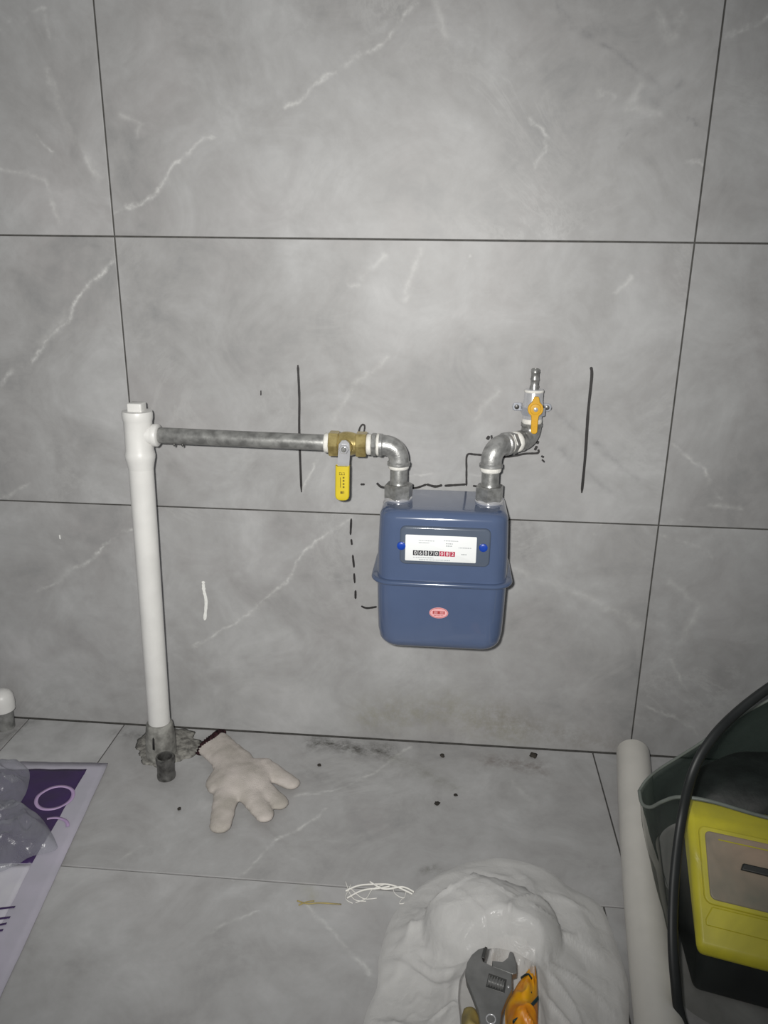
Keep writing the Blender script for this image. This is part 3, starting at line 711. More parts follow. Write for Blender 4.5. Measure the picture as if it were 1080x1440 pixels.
def text_mesh(s, x, z, size, y, m, name, parent, bold=0.0):
    cu = bpy.data.curves.new(name, 'FONT'); cu.body = s; cu.size = size; cu.align_x = 'CENTER'; cu.align_y = 'CENTER'; cu.extrude = 0.0001; cu.offset = bold
    ob = bpy.data.objects.new(name, cu); COL.objects.link(ob)
    dg = bpy.context.evaluated_depsgraph_get()
    me = bpy.data.meshes.new_from_object(ob.evaluated_get(dg))
    bpy.data.objects.remove(ob); bpy.data.curves.remove(cu)
    me.transform(Matrix.Translation((x, y, z)) @ Matrix.Rotation(math.radians(90), 4, 'X'))
    me.materials.clear()
    return link(name, me, m, parent, False)
cx0 = 0.4396; cw = 0.0072
for k in range(8):
    x = cx0 + k * cw
    m = M['black_print'] if k < 5 else M['red_print']
    c = marks('counter_wheel', [(x, x + cw - 0.0007, 0.3930, 0.4002)], PY, m, win, 0.0003)
    text_mesh('06870082'[k], x + (cw - .0007) / 2, 0.3966, 0.0072, PY - 0.0002, M['white_print'], 'digit', win)
# fine print on the plate: too small to read
pr = []
rnd = random.Random(3)
def fineline(x0, x1, z, h):
    x = x0
    while x < x1:
        wv = rnd.uniform(.0008, .0022); pr.append((x, min(x + wv, x1), z, z + h)); x += wv + rnd.uniform(.0004, .0009)
fineline(.447, .468, .4140, .0010); fineline(.447, .462, .4110, .0010); fineline(.481, .500, .4150, .0010); fineline(.484, .493, .4108, .0012); fineline(.484, .492, .4075, .0012)
fineline(.501, .518, .4056, .0011); fineline(.505, .512, .3960, .0014); fineline(.440, .468, .3895, .0010); fineline(.448, .490, .3866, .0010)
marks('fine_print', pr, PY, M['grey_print'], win)
# oval sticker on the lower shell
sx, sz, sy = 0.4775, 0.3065, FY - 0.0004
V, F = prism([(sx + .0132 * math.cos(a), sz + .0082 * math.sin(a)) for a in [2 * math.pi * k / 40 for k in range(40)]], sy - 0.0002, sy + 0.002, XZ)
stk = mesh('sticker', V, F, M['sticker'], gm, False)
tag(stk, 'small pink oval sticker with red lettering block')
mesh('sticker_border', *merge(*[prism([(sx + (.0132 - d0) * math.cos(a), sz + (.0082 - d0) * math.sin(a)) for a, d0 in ((2 * math.pi * k / 40, .0006), (2 * math.pi * (k + 1) / 40, .0006), (2 * math.pi * (k + 1) / 40, .0012), (2 * math.pi * k / 40, .0012))], sy - .0004, sy - .0001, XZ) for k in range(40)]), M['sticker_red'], stk, False)
marks('sticker_block', [(sx - .0083, sx + .0083, sz - .0018, sz + .0030)], sy - 0.0004, M['sticker_red'], stk)
bl = []
for ox in (-.0042, .0042):      # two blurred square characters
    for dz in (-.0010, .0004, .0018): bl.append((sx + ox - .0026, sx + ox + .0026, sz + dz, sz + dz + .0006))
    bl.append((sx + ox - .0003, sx + ox + .0003, sz - .0014, sz + .0026))
marks('sticker_character', bl, sy - 0.0006, M['sticker'], stk)
marks('sticker_line', [(sx - .0065, sx - .0030, sz - .0042, sz - .0036), (sx - .0020, sx + .0022, sz - .0044, sz - .0038), (sx + .0030, sx + .0062, sz - .0042, sz - .0036)], sy - 0.0004, M['sticker_red'], stk)

# ================================================================ outlet elbows, nipple and valve
ZO = 0.5315
A = Vector((0.5418, -0.08, ZO)); B = Vector((0.5985, -0.031, ZO + 0.002)); dd = (B - A).normalized(); LB = (B - A).length
oe = thing('outlet_elbow', 'grey iron elbow on the right meter port turning back to the wall', 'pipe fitting', tuple(A))
mesh('elbow', *elbow(A, (0, 0, 1), dd, 0.0200, 0.0145, 0.0018), M['mall'], oe, sharp=40)
tape_ring(oe, (0.5418, -0.08, 0.4965), (0, 0, 1), 0.0148, 0.0075)
mesh('hex_nipple', *merge(lathe([(0.0118, 0.024), (0.0118, LB - 0.02)], A, dd, 28), hexprism(A + dd * (LB / 2 - 0.004), dd, 0.0140, 0.0080)), M['steel'], oe, sharp=30)
tape_ring(oe, A + dd * 0.0265, dd, 0.0150, 0.0070)
tape_ring(oe, A + dd * (LB - 0.0330), dd, 0.0150, 0.0080)
oe2 = thing('riser_elbow', 'small steel elbow against the wall turning up to the outlet valve', 'pipe fitting', tuple(B))
mesh('elbow', *elbow(B, dd, (0, 0, 1), 0.0170, 0.0138, 0.0012, lead=0.002), M['steel'], oe2, sharp=40)

OX, OY = 0.5985, -0.031
ov = thing('outlet_valve', 'plated outlet gas valve with yellow butterfly handle and hose nozzle', 'valve', (OX, OY, 0.556))
Z_ = (0, 0, 1)
mesh('body', *lathe([(0.0120, 0.0), (0.0132, 0.002), (0.0135, 0.006), (0.0135, 0.016), (0.0140, 0.019), (0.0140, 0.028), (0.0133, 0.031), (0.0133, 0.0460), (0.0124, 0.0480)], (OX, OY, 0.5570), Z_, 36), M['chrome'], ov, sharp=40)
tape_ring(ov, (OX, OY, 0.5560), Z_, 0.0142, 0.0075)
tape_ring(ov, (OX, OY, 0.6000), Z_, 0.0138, 0.0040)
mesh('hose_nozzle', *lathe([(0.0066, 0.0), (0.0064, 0.004), (0.0056, 0.006), (0.0056, 0.0125), (0.0064, 0.0135), (0.0056, 0.0165), (0.0056, 0.0225), (0.0063, 0.0235), (0.0058, 0.0275), (0.0048, 0.0285), (0.0042, 0.0285), (0.0040, 0.015)], (OX, OY, 0.6045), Z_, 28), M['steel'], ov, sharp=40)
mesh('bonnet', *lathe([(0.0085, 0.0), (0.0085, 0.0160), (0.0065, 0.0175), (0.0050, 0.0220)], (OX, OY, 0.5800), (0, -1, 0), 28), M['chrome'], ov, sharp=40)
hc = (OX + 0.0010, 0.5812)
hp_ = []
for a in range(-60, 241, 12): hp_.append((hc[0] + 0.0106 * math.cos(math.radians(a)), hc[1] + 0.0106 * math.sin(math.radians(a))))
top_i = [i for i, p in enumerate(hp_) if 75 <= (-60 + 12 * i) <= 105]
outl = []
for i, p in enumerate(hp_):
    a = -60 + 12 * i
    if 66 <= a <= 114: continue
    outl.append(p)
    if 54 <= a < 66: outl += [(hc[0] + .0040, hc[1] + .0150), (hc[0] + .0032, hc[1] + .0172), (hc[0] - .0028, hc[1] + .0172), (hc[0] - .0036, hc[1] + .0150)]
outl += [(hc[0] - .0046, hc[1] - .0150), (hc[0] - .0042, hc[1] - .0320), (hc[0] - .0022, hc[1] - .0345), (hc[0] + .0026, hc[1] - .0345), (hc[0] + .0046, hc[1] - .0320), (hc[0] + .0046, hc[1] - .0150)]
hd = mesh('handle', *prism(outl, -0.0585, -0.0535, XZ), M['yellow_h'], ov, False)
bvm = hd.modifiers.new('bevel', 'BEVEL'); bvm.width = 0.0009; bvm.segments = 2
mesh('handle_boss', *lathe([(0.0078, 0), (0.0072, 0.0016), (0.0050, 0.0018)], (hc[0], -0.0584, hc[1]), (0, -1, 0), 24), M['yellow_h'], hd, sharp=40)
mesh('handle_screw', *lathe([(0.0030, 0), (0.0030, 0.0014), (0.0016, 0.0020)], (hc[0], -0.0602, hc[1]), (0, -1, 0), 16), M['chrome'], hd, sharp=40)
for k in range(4):
    z = hc[1] - 0.0175 - k * 0.0036
    mesh('handle_rib', *prism([(hc[0] - .0034, z), (hc[0] + .0036, z), (hc[0] + .0036, z + .0013), (hc[0] - .0034, z + .0013)], -0.0591, -0.0580, XZ), M['yellow_h'], hd, False)

pc = thing('pipe_clamp', 'plated saddle clamp with two screwed ears holding the outlet valve', 'pipe clamp', (OX + .001, 0, 0.574))
CZ = 0.5740; cx = OX + 0.0015
arc = []
for k in range(13):
    a = math.radians(180 + 180 * k / 12); arc.append((cx + 0.0152 * math.cos(a), OY + 0.0152 * math.sin(a)))
path = [(cx - 0.0152, -0.003)] + arc + [(cx + 0.0152, -0.003)]
V, F = [], []
for i, (x, y) in enumerate(path):
    xn, yn = x - cx, (y - OY if y < OY else 0); ln = math.hypot(xn, yn) or 1
    for rr in (0, 0.0012):
        for z in (CZ - 0.0055, CZ + 0.0055): V.append((x + xn / ln * rr, y + yn / ln * rr, z))
for i in range(len(path) - 1):
    a, b = i * 4, i * 4 + 4
    F += [(a, a + 1, b + 1, b), (a + 2, b + 2, b + 3, a + 3), (a, b, b + 2, a + 2), (a + 1, a + 3, b + 3, b + 1)]
F += [(0, 2, 3, 1), (len(V) - 4, len(V) - 3, len(V) - 1, len(V) - 2)]
mesh('strap', V, F, M['zinc'], pc, False)
for s in (-1, 1):
    e = [(cx + s * .0140, CZ - .0058), (cx + s * .0240, CZ - .0058), (cx + s * .0270, CZ - .0045), (cx + s * .0282, CZ), (cx + s * .0270, CZ + .0045), (cx + s * .0240, CZ + .0058), (cx + s * .0140, CZ + .0058)]
    eo = mesh('ear', *prism(e, -0.0042, -0.0008, XZ), M['zinc'], pc, False)
    em = eo.modifiers.new('bevel', 'BEVEL'); em.width = 0.0010; em.segments = 2
    mesh('screw', *lathe([(0.0036, 0), (0.0034, 0.0010), (0.0020, 0.0016)], (cx + s * .0215, -0.0042, CZ), (0, -1, 0), 18), M['rust'], pc, sharp=40)

# ================================================================ white plastic pipe lying on the floor
cl = [(0.7954,-0.0344),(0.7691,-0.1885),(0.7481,-0.3229),(0.7330,-0.4300),(0.7226,-0.5094)]
cl = [(x, y, 0.0265) for x, y in cl]
d_ = Vector(cl[-1]) - Vector(cl[-3]); cl.append(tuple(Vector(cl[-1]) + d_ * 0.9))
pv = thing('plastic_pipe', 'long white plastic pipe lying on the floor, one end against the wall', 'pipe', (0.75, -0.3, 0))
sp = spline(cl, 8)
sp = [Vector((p.x, p.y, 0.0262)) for p in sp]
d0 = (sp[0] - sp[1]).normalized()
outer = [sp[0] + d0 * 0.0008] + sp
n = 36
V, F = tube(sp, 0.0255, n, False)
V2, F2 = tube([sp[0] + d0 * 0.0, sp[0] - d0 * 0.06], 0.0232, n, False)
# annular mouth
o1 = len(V); V += V2; F += [tuple(i + o1 for i in q) for q in F2]
F += [(k, (k + 1) % n, o1 + (k + 1) % n, o1 + k) for k in range(n)]
mesh('tube', V, F, M['pvc'], pv, sharp=40)

# ================================================================ cotton glove
def seg_sdf(ax, ay, az, bx, by, bz, ra, rb, flat):
    def f(X, Y, Z):
        px, py, pz = X - ax, Y - ay, (Z - az) / flat
        dx, dy, dz = bx - ax, by - ay, (bz - az) / flat
        h = np.clip((px * dx + py * dy + pz * dz) / (dx * dx + dy * dy + dz * dz), 0, 1)
        return np.sqrt((px - dx * h) ** 2 + (py - dy * h) ** 2 + (pz - dz * h) ** 2) - (ra + (rb - ra) * h)
    return f
def smin(a, b, k):
    h = np.clip(0.5 + 0.5 * (b - a) / k, 0, 1)
    return b * (1 - h) + a * h - k * h * (1 - h)
gp = [(0.1148,-0.0562),(0.1578,-0.0999),(0.1863,-0.1471),(0.1528,-0.1151),(0.2092,-0.1130),(0.2626,-0.1428),(0.1992,-0.1458),(0.2536,-0.1884),(0.1976,-0.1696),(0.2378,-0.2165),(0.1725,-0.1853),(0.1806,-0.2433),(0.1634,-0.1529)]
(c0, c1, pm, ix0, f1a, f1b, f2a, f2b, f3a, f3b, f4a, f4b, pl_) = gp
fl_ = 0.46
parts = [seg_sdf(c0[0], c0[1], .011, c1[0], c1[1], .013, .031, .029, .30),
         seg_sdf(c1[0], c1[1], .013, pm[0], pm[1], .014, .030, .043, .31),
         seg_sdf(pl_[0], pl_[1], .012, pm[0], pm[1], .014, .031, .040, .31)]
fing = [seg_sdf(f1a[0], f1a[1], .013, f1b[0], f1b[1], .010, .0215, .0135, fl_),
        seg_sdf(f2a[0], f2a[1], .014, f2b[0], f2b[1], .010, .0195, .0140, fl_),
        seg_sdf(f3a[0], f3a[1], .015, f3b[0], f3b[1], .010, .0190, .0145, fl_),
        seg_sdf(f4a[0], f4a[1], .013, f4b[0], f4b[1], .010, .0190, .0160, fl_)]
cdir = np.array([c0[0] - c1[0], c0[1] - c1[1]]); cdir /= np.linalg.norm(cdir)
# the cuff's mouth: cut across at its dark hem
hm = [(0.1005,-0.0831),(0.1021,-0.0615),(0.1113,-0.0444),(0.1262,-0.0202)]
hn = np.array([hm[0][1] - hm[-1][1], hm[-1][0] - hm[0][0]]); hn /= np.linalg.norm(hn)
if hn @ cdir < 0: hn = -hn
def glove(X, Y, Z):
    d = parts[0](X, Y, Z)
    for p in parts[1:]: d = smin(d, p(X, Y, Z), 0.012)
    for f in fing: d = smin(d, f(X, Y, Z), 0.0045)
    wr = 0.0010 * np.sin(X * 310 + Y * 120 + 1.3 * np.sin(Y * 160)) * np.exp(-((X - c1[0]) ** 2 + (Y - c1[1]) ** 2) / 0.0035)
    wr += 0.0004 * np.sin(X * 190 - Y * 260 + 2 * np.sin(X * 90))
    d = d + wr
    d = np.maximum(d, 0.0006 - Z)
    d = np.maximum(d, (X - hm[1][0]) * hn[0] + (Y - hm[1][1]) * hn[1] - 0.001)
    return d
V, F = surface_nets(glove, (0.07, -0.29, -0.004), (0.30, 0.0, 0.042), 0.0026)
V = [(x, min(y, -0.003), max(z, 0.0004)) for x, y, z in V]
gl = thing('work_glove', 'dirty white cotton work glove with a dark hem lying on the floor', 'glove', (0.19, -0.14, 0))
go = mesh('glove_body', V, F, M['cotton'], gl)
sm = go.modifiers.new('smooth', 'SMOOTH'); sm.iterations = 4; sm.factor = 0.5
ha = Vector((hm[0][0], hm[0][1], 0)); hb = Vector((hm[-1][0], hm[-1][1], 0))
hp1 = []
for k in range(15):
    t = k / 14; p = ha.lerp(hb, t); p += Vector((hn[0], hn[1], 0)) * (0.003 + 0.002 * math.sin(t * 9)); p.y = min(p.y, -0.009)
    p.z = 0.004 + 0.0155 * math.sin(math.pi * min(max(t, 0.03), 0.97)) ** 0.6
    hp1.append(p)
tag(mesh('hem', *tube(spline(hp1, 4), [0.0048 + 0.0010 * math.sin(i * 1.9) for i in range(57)], 10), M['hem'], gl), 'dark red overlocked cuff hem')

# ================================================================ purple printed wrapper with clear bag on it
pz = lambda x, y: 0.0012 + 0.0030 * (0.5 + 0.5 * noise.noise(Vector((x * 14, y * 14, 3.0)))) + 0.0012 * noise.noise(Vector((x * 45, y * 45, 1)))
def sheet(name, quad, m, parent, lift=0.0, nu=30, nv=40, th=0.0006):
    """quad: four floor points in order; a thin bent sheet"""
    a, b, c, d = [Vector(p) for p in quad]
    top, F = [], []
    for j in range(nv + 1):
        for i in range(nu + 1):
            u, v = i / nu, j / nv
            p = (a.lerp(b, u)).lerp(d.lerp(c, u), v)
            top.append((p.x, p.y, pz(p.x, p.y) + lift))
    V = top + [(x, y, z - th) for x, y, z in top]; N = len(top)
    q = lambda i, j: j * (nu + 1) + i
    for j in range(nv):
        for i in range(nu):
            f = (q(i, j), q(i + 1, j), q(i + 1, j + 1), q(i, j + 1))
            F.append(f); F.append(tuple(N + k for k in reversed(f)))
    for i in range(nu):
        F.append((q(i, 0), N + q(i, 0), N + q(i + 1, 0), q(i + 1, 0))); F.append((q(i, nv), q(i + 1, nv), N + q(i + 1, nv), N + q(i, nv)))
    for j in range(nv):
        F.append((q(0, j), q(0, j + 1), N + q(0, j + 1), N + q(0, j))); F.append((q(nu, j), N + q(nu, j), N + q(nu, j + 1), q(nu, j + 1)))
    return mesh(name, V, F, m, parent)
(tr, tl0, br) = [(-0.0406,-0.1132),(-0.2139,-0.1252),(0.0152,-0.5268)]
tr = Vector(tr); br_ = Vector(br)
ex = (Vector(tl0) - tr).normalized(); ey = (br_ - tr).normalized()
wr_ = thing('printed_wrapper', 'flat lavender plastic wrapper with purple print on the floor', 'wrapper', (tr.x, tr.y, 0))
sheet('film', (tr, tr + ex * 0.34, tr + ex * 0.34 + ey * 0.56, tr + ey * 0.56), M['lavender'], wr_)
pp = [(-0.0671,-0.1319),(-0.1601,-0.1414),(-0.0500,-0.3342)]
p_tr, p_tl, p_br = [Vector(p) for p in pp]
pe = (p_br - p_tr); px_ = (p_tl - p_tr).normalized()
sheet('purple_panel', (p_tr, p_tr + px_ * 0.24, p_tr + px_ * 0.24 + pe, p_tr + pe), M['purple'], wr_, 0.0005, 30, 30, 0.0004)
q0 = p_tr + pe * 1.01
sheet('pale_panel', (q0, q0 + px_ * 0.24, q0 + px_ * 0.24 + ey * 0.22, q0 + ey * 0.22), M['pale_film'], wr_, 0.0005, 30, 30, 0.0004)
def ring_print(name, cx, cy, ro, ri, m, parent, a0=0, a1=360, lift=0.0010, squash=1.0, n=64):
    V, F = [], []
    for k in range(n + 1):
        a = math.radians(a0 + (a1 - a0) * k / n)
        for r in (ro, ri):
            x, y = cx + r * math.cos(a), cy + r * squash * math.sin(a)
            for dz in (0, -0.0003): V.append((x, y, pz(x, y) + lift + dz))
    for k in range(n):
        a, b = k * 4, k * 4 + 4
        F += [(a, b, b + 2, a + 2), (a + 1, a + 3, b + 3, b + 1), (a, a + 1, b + 1, b), (a + 2, b + 2, b + 3, a + 3)]
    return mesh(name, V, F, m, parent)
rc = [(-0.0843,-0.2025),(-0.0525,-0.2642)]
ring_print('ring_print', rc[0][0], rc[0][1], 0.0285, 0.0232, M['rim_print'], wr_)
ring_print('ring_print', rc[1][0] - 0.008, rc[1][1] - 0.006, 0.0285, 0.0235, M['rim_print'], wr_, 20, 120)
for pts in ([(-0.0337,-0.4086),(-0.0741,-0.4182)], [(-0.0316,-0.4239),(-0.0655,-0.4327)], [(-0.0307,-0.4336),(-0.0600,-0.4417)], [(-0.0298,-0.4430),(-0.0547,-0.4507)]):
    a, b = Vector(pts[0]), Vector(pts[1]); h = Vector((0, 0.0032)) if pts[0][0] > -0.034 else Vector((0, 0.0022))
    sheet('stripe_print', (a, b, b + h, a + h), M['purple'], wr_, 0.0010, 10, 2, 0.0003)

def crumple(name, outline, hgt, m, parent, seed, base=None, n=120, R=26, amp=0.5, hole=None):
    """crumpled film heap over an outline: rings from the middle to the edge, folds by ridged noise"""
    cx = sum(p[0] for p in outline) / len(outline); cy = sum(p[1] for p in outline) / len(outline)
    ol = spline([(x, y, 0) for x, y in outline + outline[:1]], 10)
    L = [0]
    for a, b in zip(ol[:-1], ol[1:]): L.append(L[-1] + (b - a).length)
    per = []
    for k in range(n):
        s = L[-1] * k / n
        i = max(j for j in range(len(L)) if L[j] <= s)
        i = min(i, len(ol) - 2); per.append(ol[i].lerp(ol[i + 1], (s - L[i]) / max(L[i + 1] - L[i], 1e-9)))
    V, F = [], []
    for i in range(R + 1):
        t = 0.02 + 0.98 * i / R
        for k in range(n):
            x = cx + (per[k].x - cx) * t; y = cy + (per[k].y - cy) * t
            rd = abs(noise.noise(Vector((x * 22, y * 22, seed)))) + 0.5 * abs(noise.noise(Vector((x * 47, y * 47, seed + 5))))
            z = hgt * (1 - t ** 3.0) * (1 - amp + amp * 1.6 * (1 - 1.7 * rd))
            b0 = base(x, y) if base else 0.0012
            V.append((x, y, b0 + max(z, 0.0) + (0.0002 if i == R else 0.0015)))
    for i in range(R):
        for k in range(n):
            F.append((i * n + k, i * n + (k + 1) % n, (i + 1) * n + (k + 1) % n, (i + 1) * n + k))
    F.append(tuple(range(n)))
    return mesh(name, V, F, m, parent)
cb = thing('clear_bag', 'crumpled clear plastic bag lying on the purple wrapper', 'plastic bag', (-0.12, -0.22, 0))
pzb = lambda x, y: pz(x, y) + 0.0016
up_ = [(-0.1767,-0.1303),(-0.1541,-0.1464),(-0.1389,-0.1749),(-0.1292,-0.2075),(-0.1339,-0.2289),(-0.1770,-0.2442),(-0.2623,-0.1959),(-0.2778,-0.1351)]
lo_ = [(-0.1389,-0.2199),(-0.1081,-0.2326),(-0.0721,-0.2566),(-0.0368,-0.2936),(-0.0293,-0.3067),(-0.0378,-0.3156),(-0.0585,-0.3257),(-0.0691,-0.3424),(-0.0991,-0.3581),(-0.1619,-0.3359),(-0.2131,-0.2556),(-0.1765,-0.2268)]
crumple('upper_lobe', up_, 0.026, M['clear'], cb, 3.0, pzb)
crumple('lower_lobe', lo_, 0.030, M['clear'], cb, 8.0, pzb)

# ================================================================ white plastic bag with tools
bagout = [(0.4234,-0.4390),(0.4350,-0.3735),(0.4717,-0.3152),(0.5220,-0.2760),(0.5752,-0.2602),(0.6313,-0.2731),(0.6602,-0.3028),(0.6941,-0.3280),(0.7024,-0.3693),(0.7070,-0.4309),(0.7049,-0.4566)]
bagout += [(0.690, -0.53), (0.672, -0.62), (0.60, -0.68), (0.50, -0.68), (0.42, -0.62), (0.415, -0.52), (0.425, -0.475)]
hole_px = [(0.5153,-0.5622),(0.5134,-0.5188),(0.5187,-0.4951),(0.5343,-0.4738),(0.5563,-0.4624),(0.5829,-0.4673),(0.5948,-0.4789),(0.5957,-0.5151),(0.5917,-0.5550)]
hole = hole_px + [(0.592, -0.60), (0.57, -0.63), (0.53, -0.63), (0.512, -0.60)]
def resample(poly, n, start):
    P = spline([(x, y, 0) for x, y in poly + poly[:1]], 8)
    c = sum((Vector(p) for p in P), Vector()) / len(P)
    A = sorted((math.atan2(p.y - start[1], p.x - start[0]), (p - Vector((start[0], start[1], 0))).length) for p in P)
    out = []
    for k in range(n):
        a = -math.pi + 2 * math.pi * k / n
        j = 0
        while j < len(A) and A[j][0] < a: j += 1
        a0, r0 = A[j - 1] if j > 0 else (A[-1][0] - 2 * math.pi, A[-1][1])
        a1, r1 = A[j] if j < len(A) else (A[0][0] + 2 * math.pi, A[0][1])
        t = (a - a0) / max(a1 - a0, 1e-9)
        r = r0 + (r1 - r0) * t
        out.append(Vector((start[0] + r * math.cos(a), start[1] + r * math.sin(a), 0)))
    return out
hc_ = (0.553, -0.540)
NB = 240; RB = 46
Ho = resample(hole, NB, hc_); Oo = resample(bagout, NB, hc_)
dome = ([(0.5541,-0.4163)])[0]
def crease(x, y, f, sd):
    """thin raised fold lines: peaks where a smooth noise crosses zero"""
    v = noise.noise(Vector((x * f, y * f, sd)))
    return max(0.0, 1 - abs(v) * 9) ** 2
def bag_height(x, y, t):
    r = math.hypot((x - dome[0]) / 0.080, (y - dome[1]) / 0.064)
    z = 0.046 * math.sqrt(max(0.0, 1 - r ** 4)) if r < 1 else 0.0
    env = min(1.0, (1 - t) * 3.5)
    body = 0.044 * (1 - t) ** 0.9 + 0.0015 * min(1.0, (1 - t) * 20)
    sw = noise.noise(Vector((x * 11, y * 11, 4.0))) * 0.012 + noise.noise(Vector((x * 34 + y * 10, y * 9, 2.0))) * 0.006 + noise.noise(Vector((x * 26, y * 26, 8.0))) * 0.0035
    cr = 0.0060 * crease(x, y, 10, 1.0) + 0.0042 * crease(x + y * .4, y, 17, 6.0) + 0.0014 * crease(x, y, 38, 3.0)
    return 0.0012 + body + z * env + (sw + cr) * env
V, F = [], []
for i in range(RB + 1):
    t = i / RB
    for k in range(NB):
        p = Ho[k].lerp(Oo[k], t)
        z = bag_height(p.x, p.y, t)
        if t < 0.12: z = z * (t / 0.12) + (0.058 + 0.010 * noise.noise(Vector((p.x * 40, p.y * 40, 7)))) * (1 - t / 0.12)
        V.append((p.x, p.y, max(z, 0.0010)))
for i in range(RB):
    for k in range(NB):
        F.append((i * NB + k, i * NB + (k + 1) % NB, (i + 1) * NB + (k + 1) % NB, (i + 1) * NB + k))
wb = thing('plastic_bag', 'milky white plastic bag slumped open around a wrench', 'plastic bag', (0.56, -0.47, 0))
bo = mesh('bag_skin', V, F, M['milky'], wb)
V = [(p.x, p.y, 0.0006) for p in Oo] + [(hc_[0], hc_[1], 0.0006)]
mesh('bag_bottom', V, [(k, (k + 1) % NB, NB) for k in range(NB)], M['milky'], wb)
# an inner fold of the film hanging behind the wrench jaws
V, F = [], []
fo = [(0.5495,-0.4584),(0.5675,-0.4442),(0.5876,-0.4500),(0.5970,-0.4659)]
for j in range(13):
    for i in range(25):
        u, v = i / 24, j / 12
        p = spline([(x, y, 0) for x, y in fo], 8)[i]
        z = 0.060 - 0.052 * v + 0.003 * noise.noise(Vector((u * 6, v * 5, 2)))
        V.append((p.x + 0.004 * noise.noise(Vector((u * 7, v * 7, 4))), p.y - 0.040 * v, z))
for j in range(12):
    for i in range(24):
        F.append((j * 25 + i, j * 25 + i + 1, j * 25 + 26 + i, j * 25 + 25 + i))
mesh('inner_fold', V, F, M['milky'], wb)

# adjustable wrench: built flat (length along local -y, face up), then laid in the bag's mouth
wr = thing('adjustable_wrench', 'grey steel adjustable wrench, jaws up, in the mouth of the white bag', 'wrench', (0.545, -0.54, 0.05))
MW = Matrix.Translation((0.5500, -0.5060, 0.0575)) @ Matrix.Rotation(math.radians(-6), 4, 'Z') @ Matrix.Rotation(math.radians(10), 4, 'X')
def flatpart(name, outline, z0, z1, m, bev=0.0012, seg=2):
    V, F = prism(outline, z0, z1, XY)
    V = [MW @ Vector(v) for v in V]
    o = mesh(name, V, F, m, wr, False)
    b = o.modifiers.new('bevel', 'BEVEL'); b.width = bev; b.segments = seg; b.limit_method = 'ANGLE'
    return o
head = [(-.0120, .0350), (-.0140, .0230), (-.0120, .0180), (-.0020, .0150), (.0100, .0125), (.0185, .0100), (.0190, .0030), (.0195, -.0060), (.0150, -.0160), (.0105, -.0300), (.0090, -.0500), (.0085, -.1200), (.0095, -.1500), (.0070, -.1600), (.0, -.1640), (-.0070, -.1600), (-.0095, -.1500), (-.0085, -.1200), (-.0090, -.0500), (-.0130, -.0330), (-.0210, -.0170), (-.0275, -.0050), (-.0300, .0050), (-.0290, .0150), (-.0250, .0240), (-.0190, .0310)]
flatpart('body', head, -0.0055, 0.0055, M['wrench'], 0.0014)
jaw = [(.0005, .0160), (.0110, .0140), (.0190, .0110), (.0225, .0125), (.0215, .0200), (.0165, .0330), (.0135, .0350), (.0110, .0270), (.0065, .0215), (.0005, .0200)]
jaw = [(-.0020, .0140), (.0190, .0100), (.0235, .0120), (.0230, .0215), (.0180, .0350), (.0150, .0350), (.0135, .0280), (.0080, .0220), (-.0030, .0215)]
flatpart('movable_jaw', jaw, -0.0048, 0.0048, M['wrench'], 0.0010)
flatpart('jaw_face', [(-.0118, .0352), (-.0142, .0225), (-.0115, .0215), (-.0090, .0345)], -0.0050, 0.0058, M['wrench_dark'], 0.0005)
slot = [(-.0075, -.0090), (.0120, -.0120), (.0135, .0030), (-.0055, .0065)]
flatpart('knurl_slot', slot, 0.0030, 0.0058, M['wrench_dark'], 0.0004)
prof = []
for k in range(41):
    t = k / 40; prof.append((0.0052 + 0.0009 * math.sin(t * 2 * math.pi * 6), t * 0.0165))
V, F = lathe(prof, (-.0055, -.0015, .0048), (1, -0.17, 0), 24)
mesh('worm_screw', [MW @ Vector(v) for v in V], F, M['wrench'], wr)
V, F = lathe([(0.0014, 0), (0.0013, .0010), (0.0006, .0014)], (.0155, -.0045, .0052), (0, 0, 1), 14)
mesh('screw_pin', [MW @ Vector(v) for v in V], F, M['chrome'], wr)
ringo = [(.0045 * math.cos(a), -.0370 + .0060 * math.sin(a)) for a in [2 * math.pi * k / 28 for k in range(28)]]
V, F = lathe([(0.0040, 0), (0.0052, 0.0), (0.0052, .0010), (0.0040, .0010), (0.0040, 0)], (0, -.0400, .0052), (0, 0, 1), 24, False)
mesh('hang_hole_rim', [MW @ Vector(v) for v in V], F, M['chrome'], wr)

# packets beside the wrench
def pillow(name, outline, hgt, z0, m, parent, seed, n=72, R=16, amp=0.45):
    cx = sum(p[0] for p in outline) / len(outline); cy = sum(p[1] for p in outline) / len(outline)
    Pm = resample(outline, n, (cx, cy))
    V, F = [], []
    for side in (1, -1):
        for i in range(R + 1):
            t = 0.03 + 0.97 * i / R
            for p in Pm:
                x = cx + (p.x - cx) * t; y = cy + (p.y - cy) * t
                f = 1 - amp + amp * 1.5 * (1 - 2 * abs(noise.noise(Vector((x * 45, y * 45, seed + side)))))
                V.append((x, y, z0 + side * hgt * math.sqrt(max(1 - t * t, 0)) * f))
    off = (R + 1) * n
    for s in (0, 1):
        for i in range(R):
            for k in range(n):
                a = s * off + i * n; F.append((a + k, a + (k + 1) % n, a + n + (k + 1) % n, a + n + k))
        F.append(tuple(s * off + k for k in range(n)))
    for k in range(n): F.append((R * n + k, R * n + (k + 1) % n, off + R * n + (k + 1) % n, off + R * n + k))
    return mesh(name, V, F, m, parent), (lambda x, y: z0 + hgt)
pk = thing('yellow_packet', 'crumpled yellow printed packet beside the wrench in the white bag', 'packet', (0.582, -0.54, 0.03))
po = [(0.5634,-0.5407),(0.5637,-0.5126),(0.5758,-0.4885),(0.5950,-0.4597),(0.6009,-0.4701),(0.5942,-0.5378)]
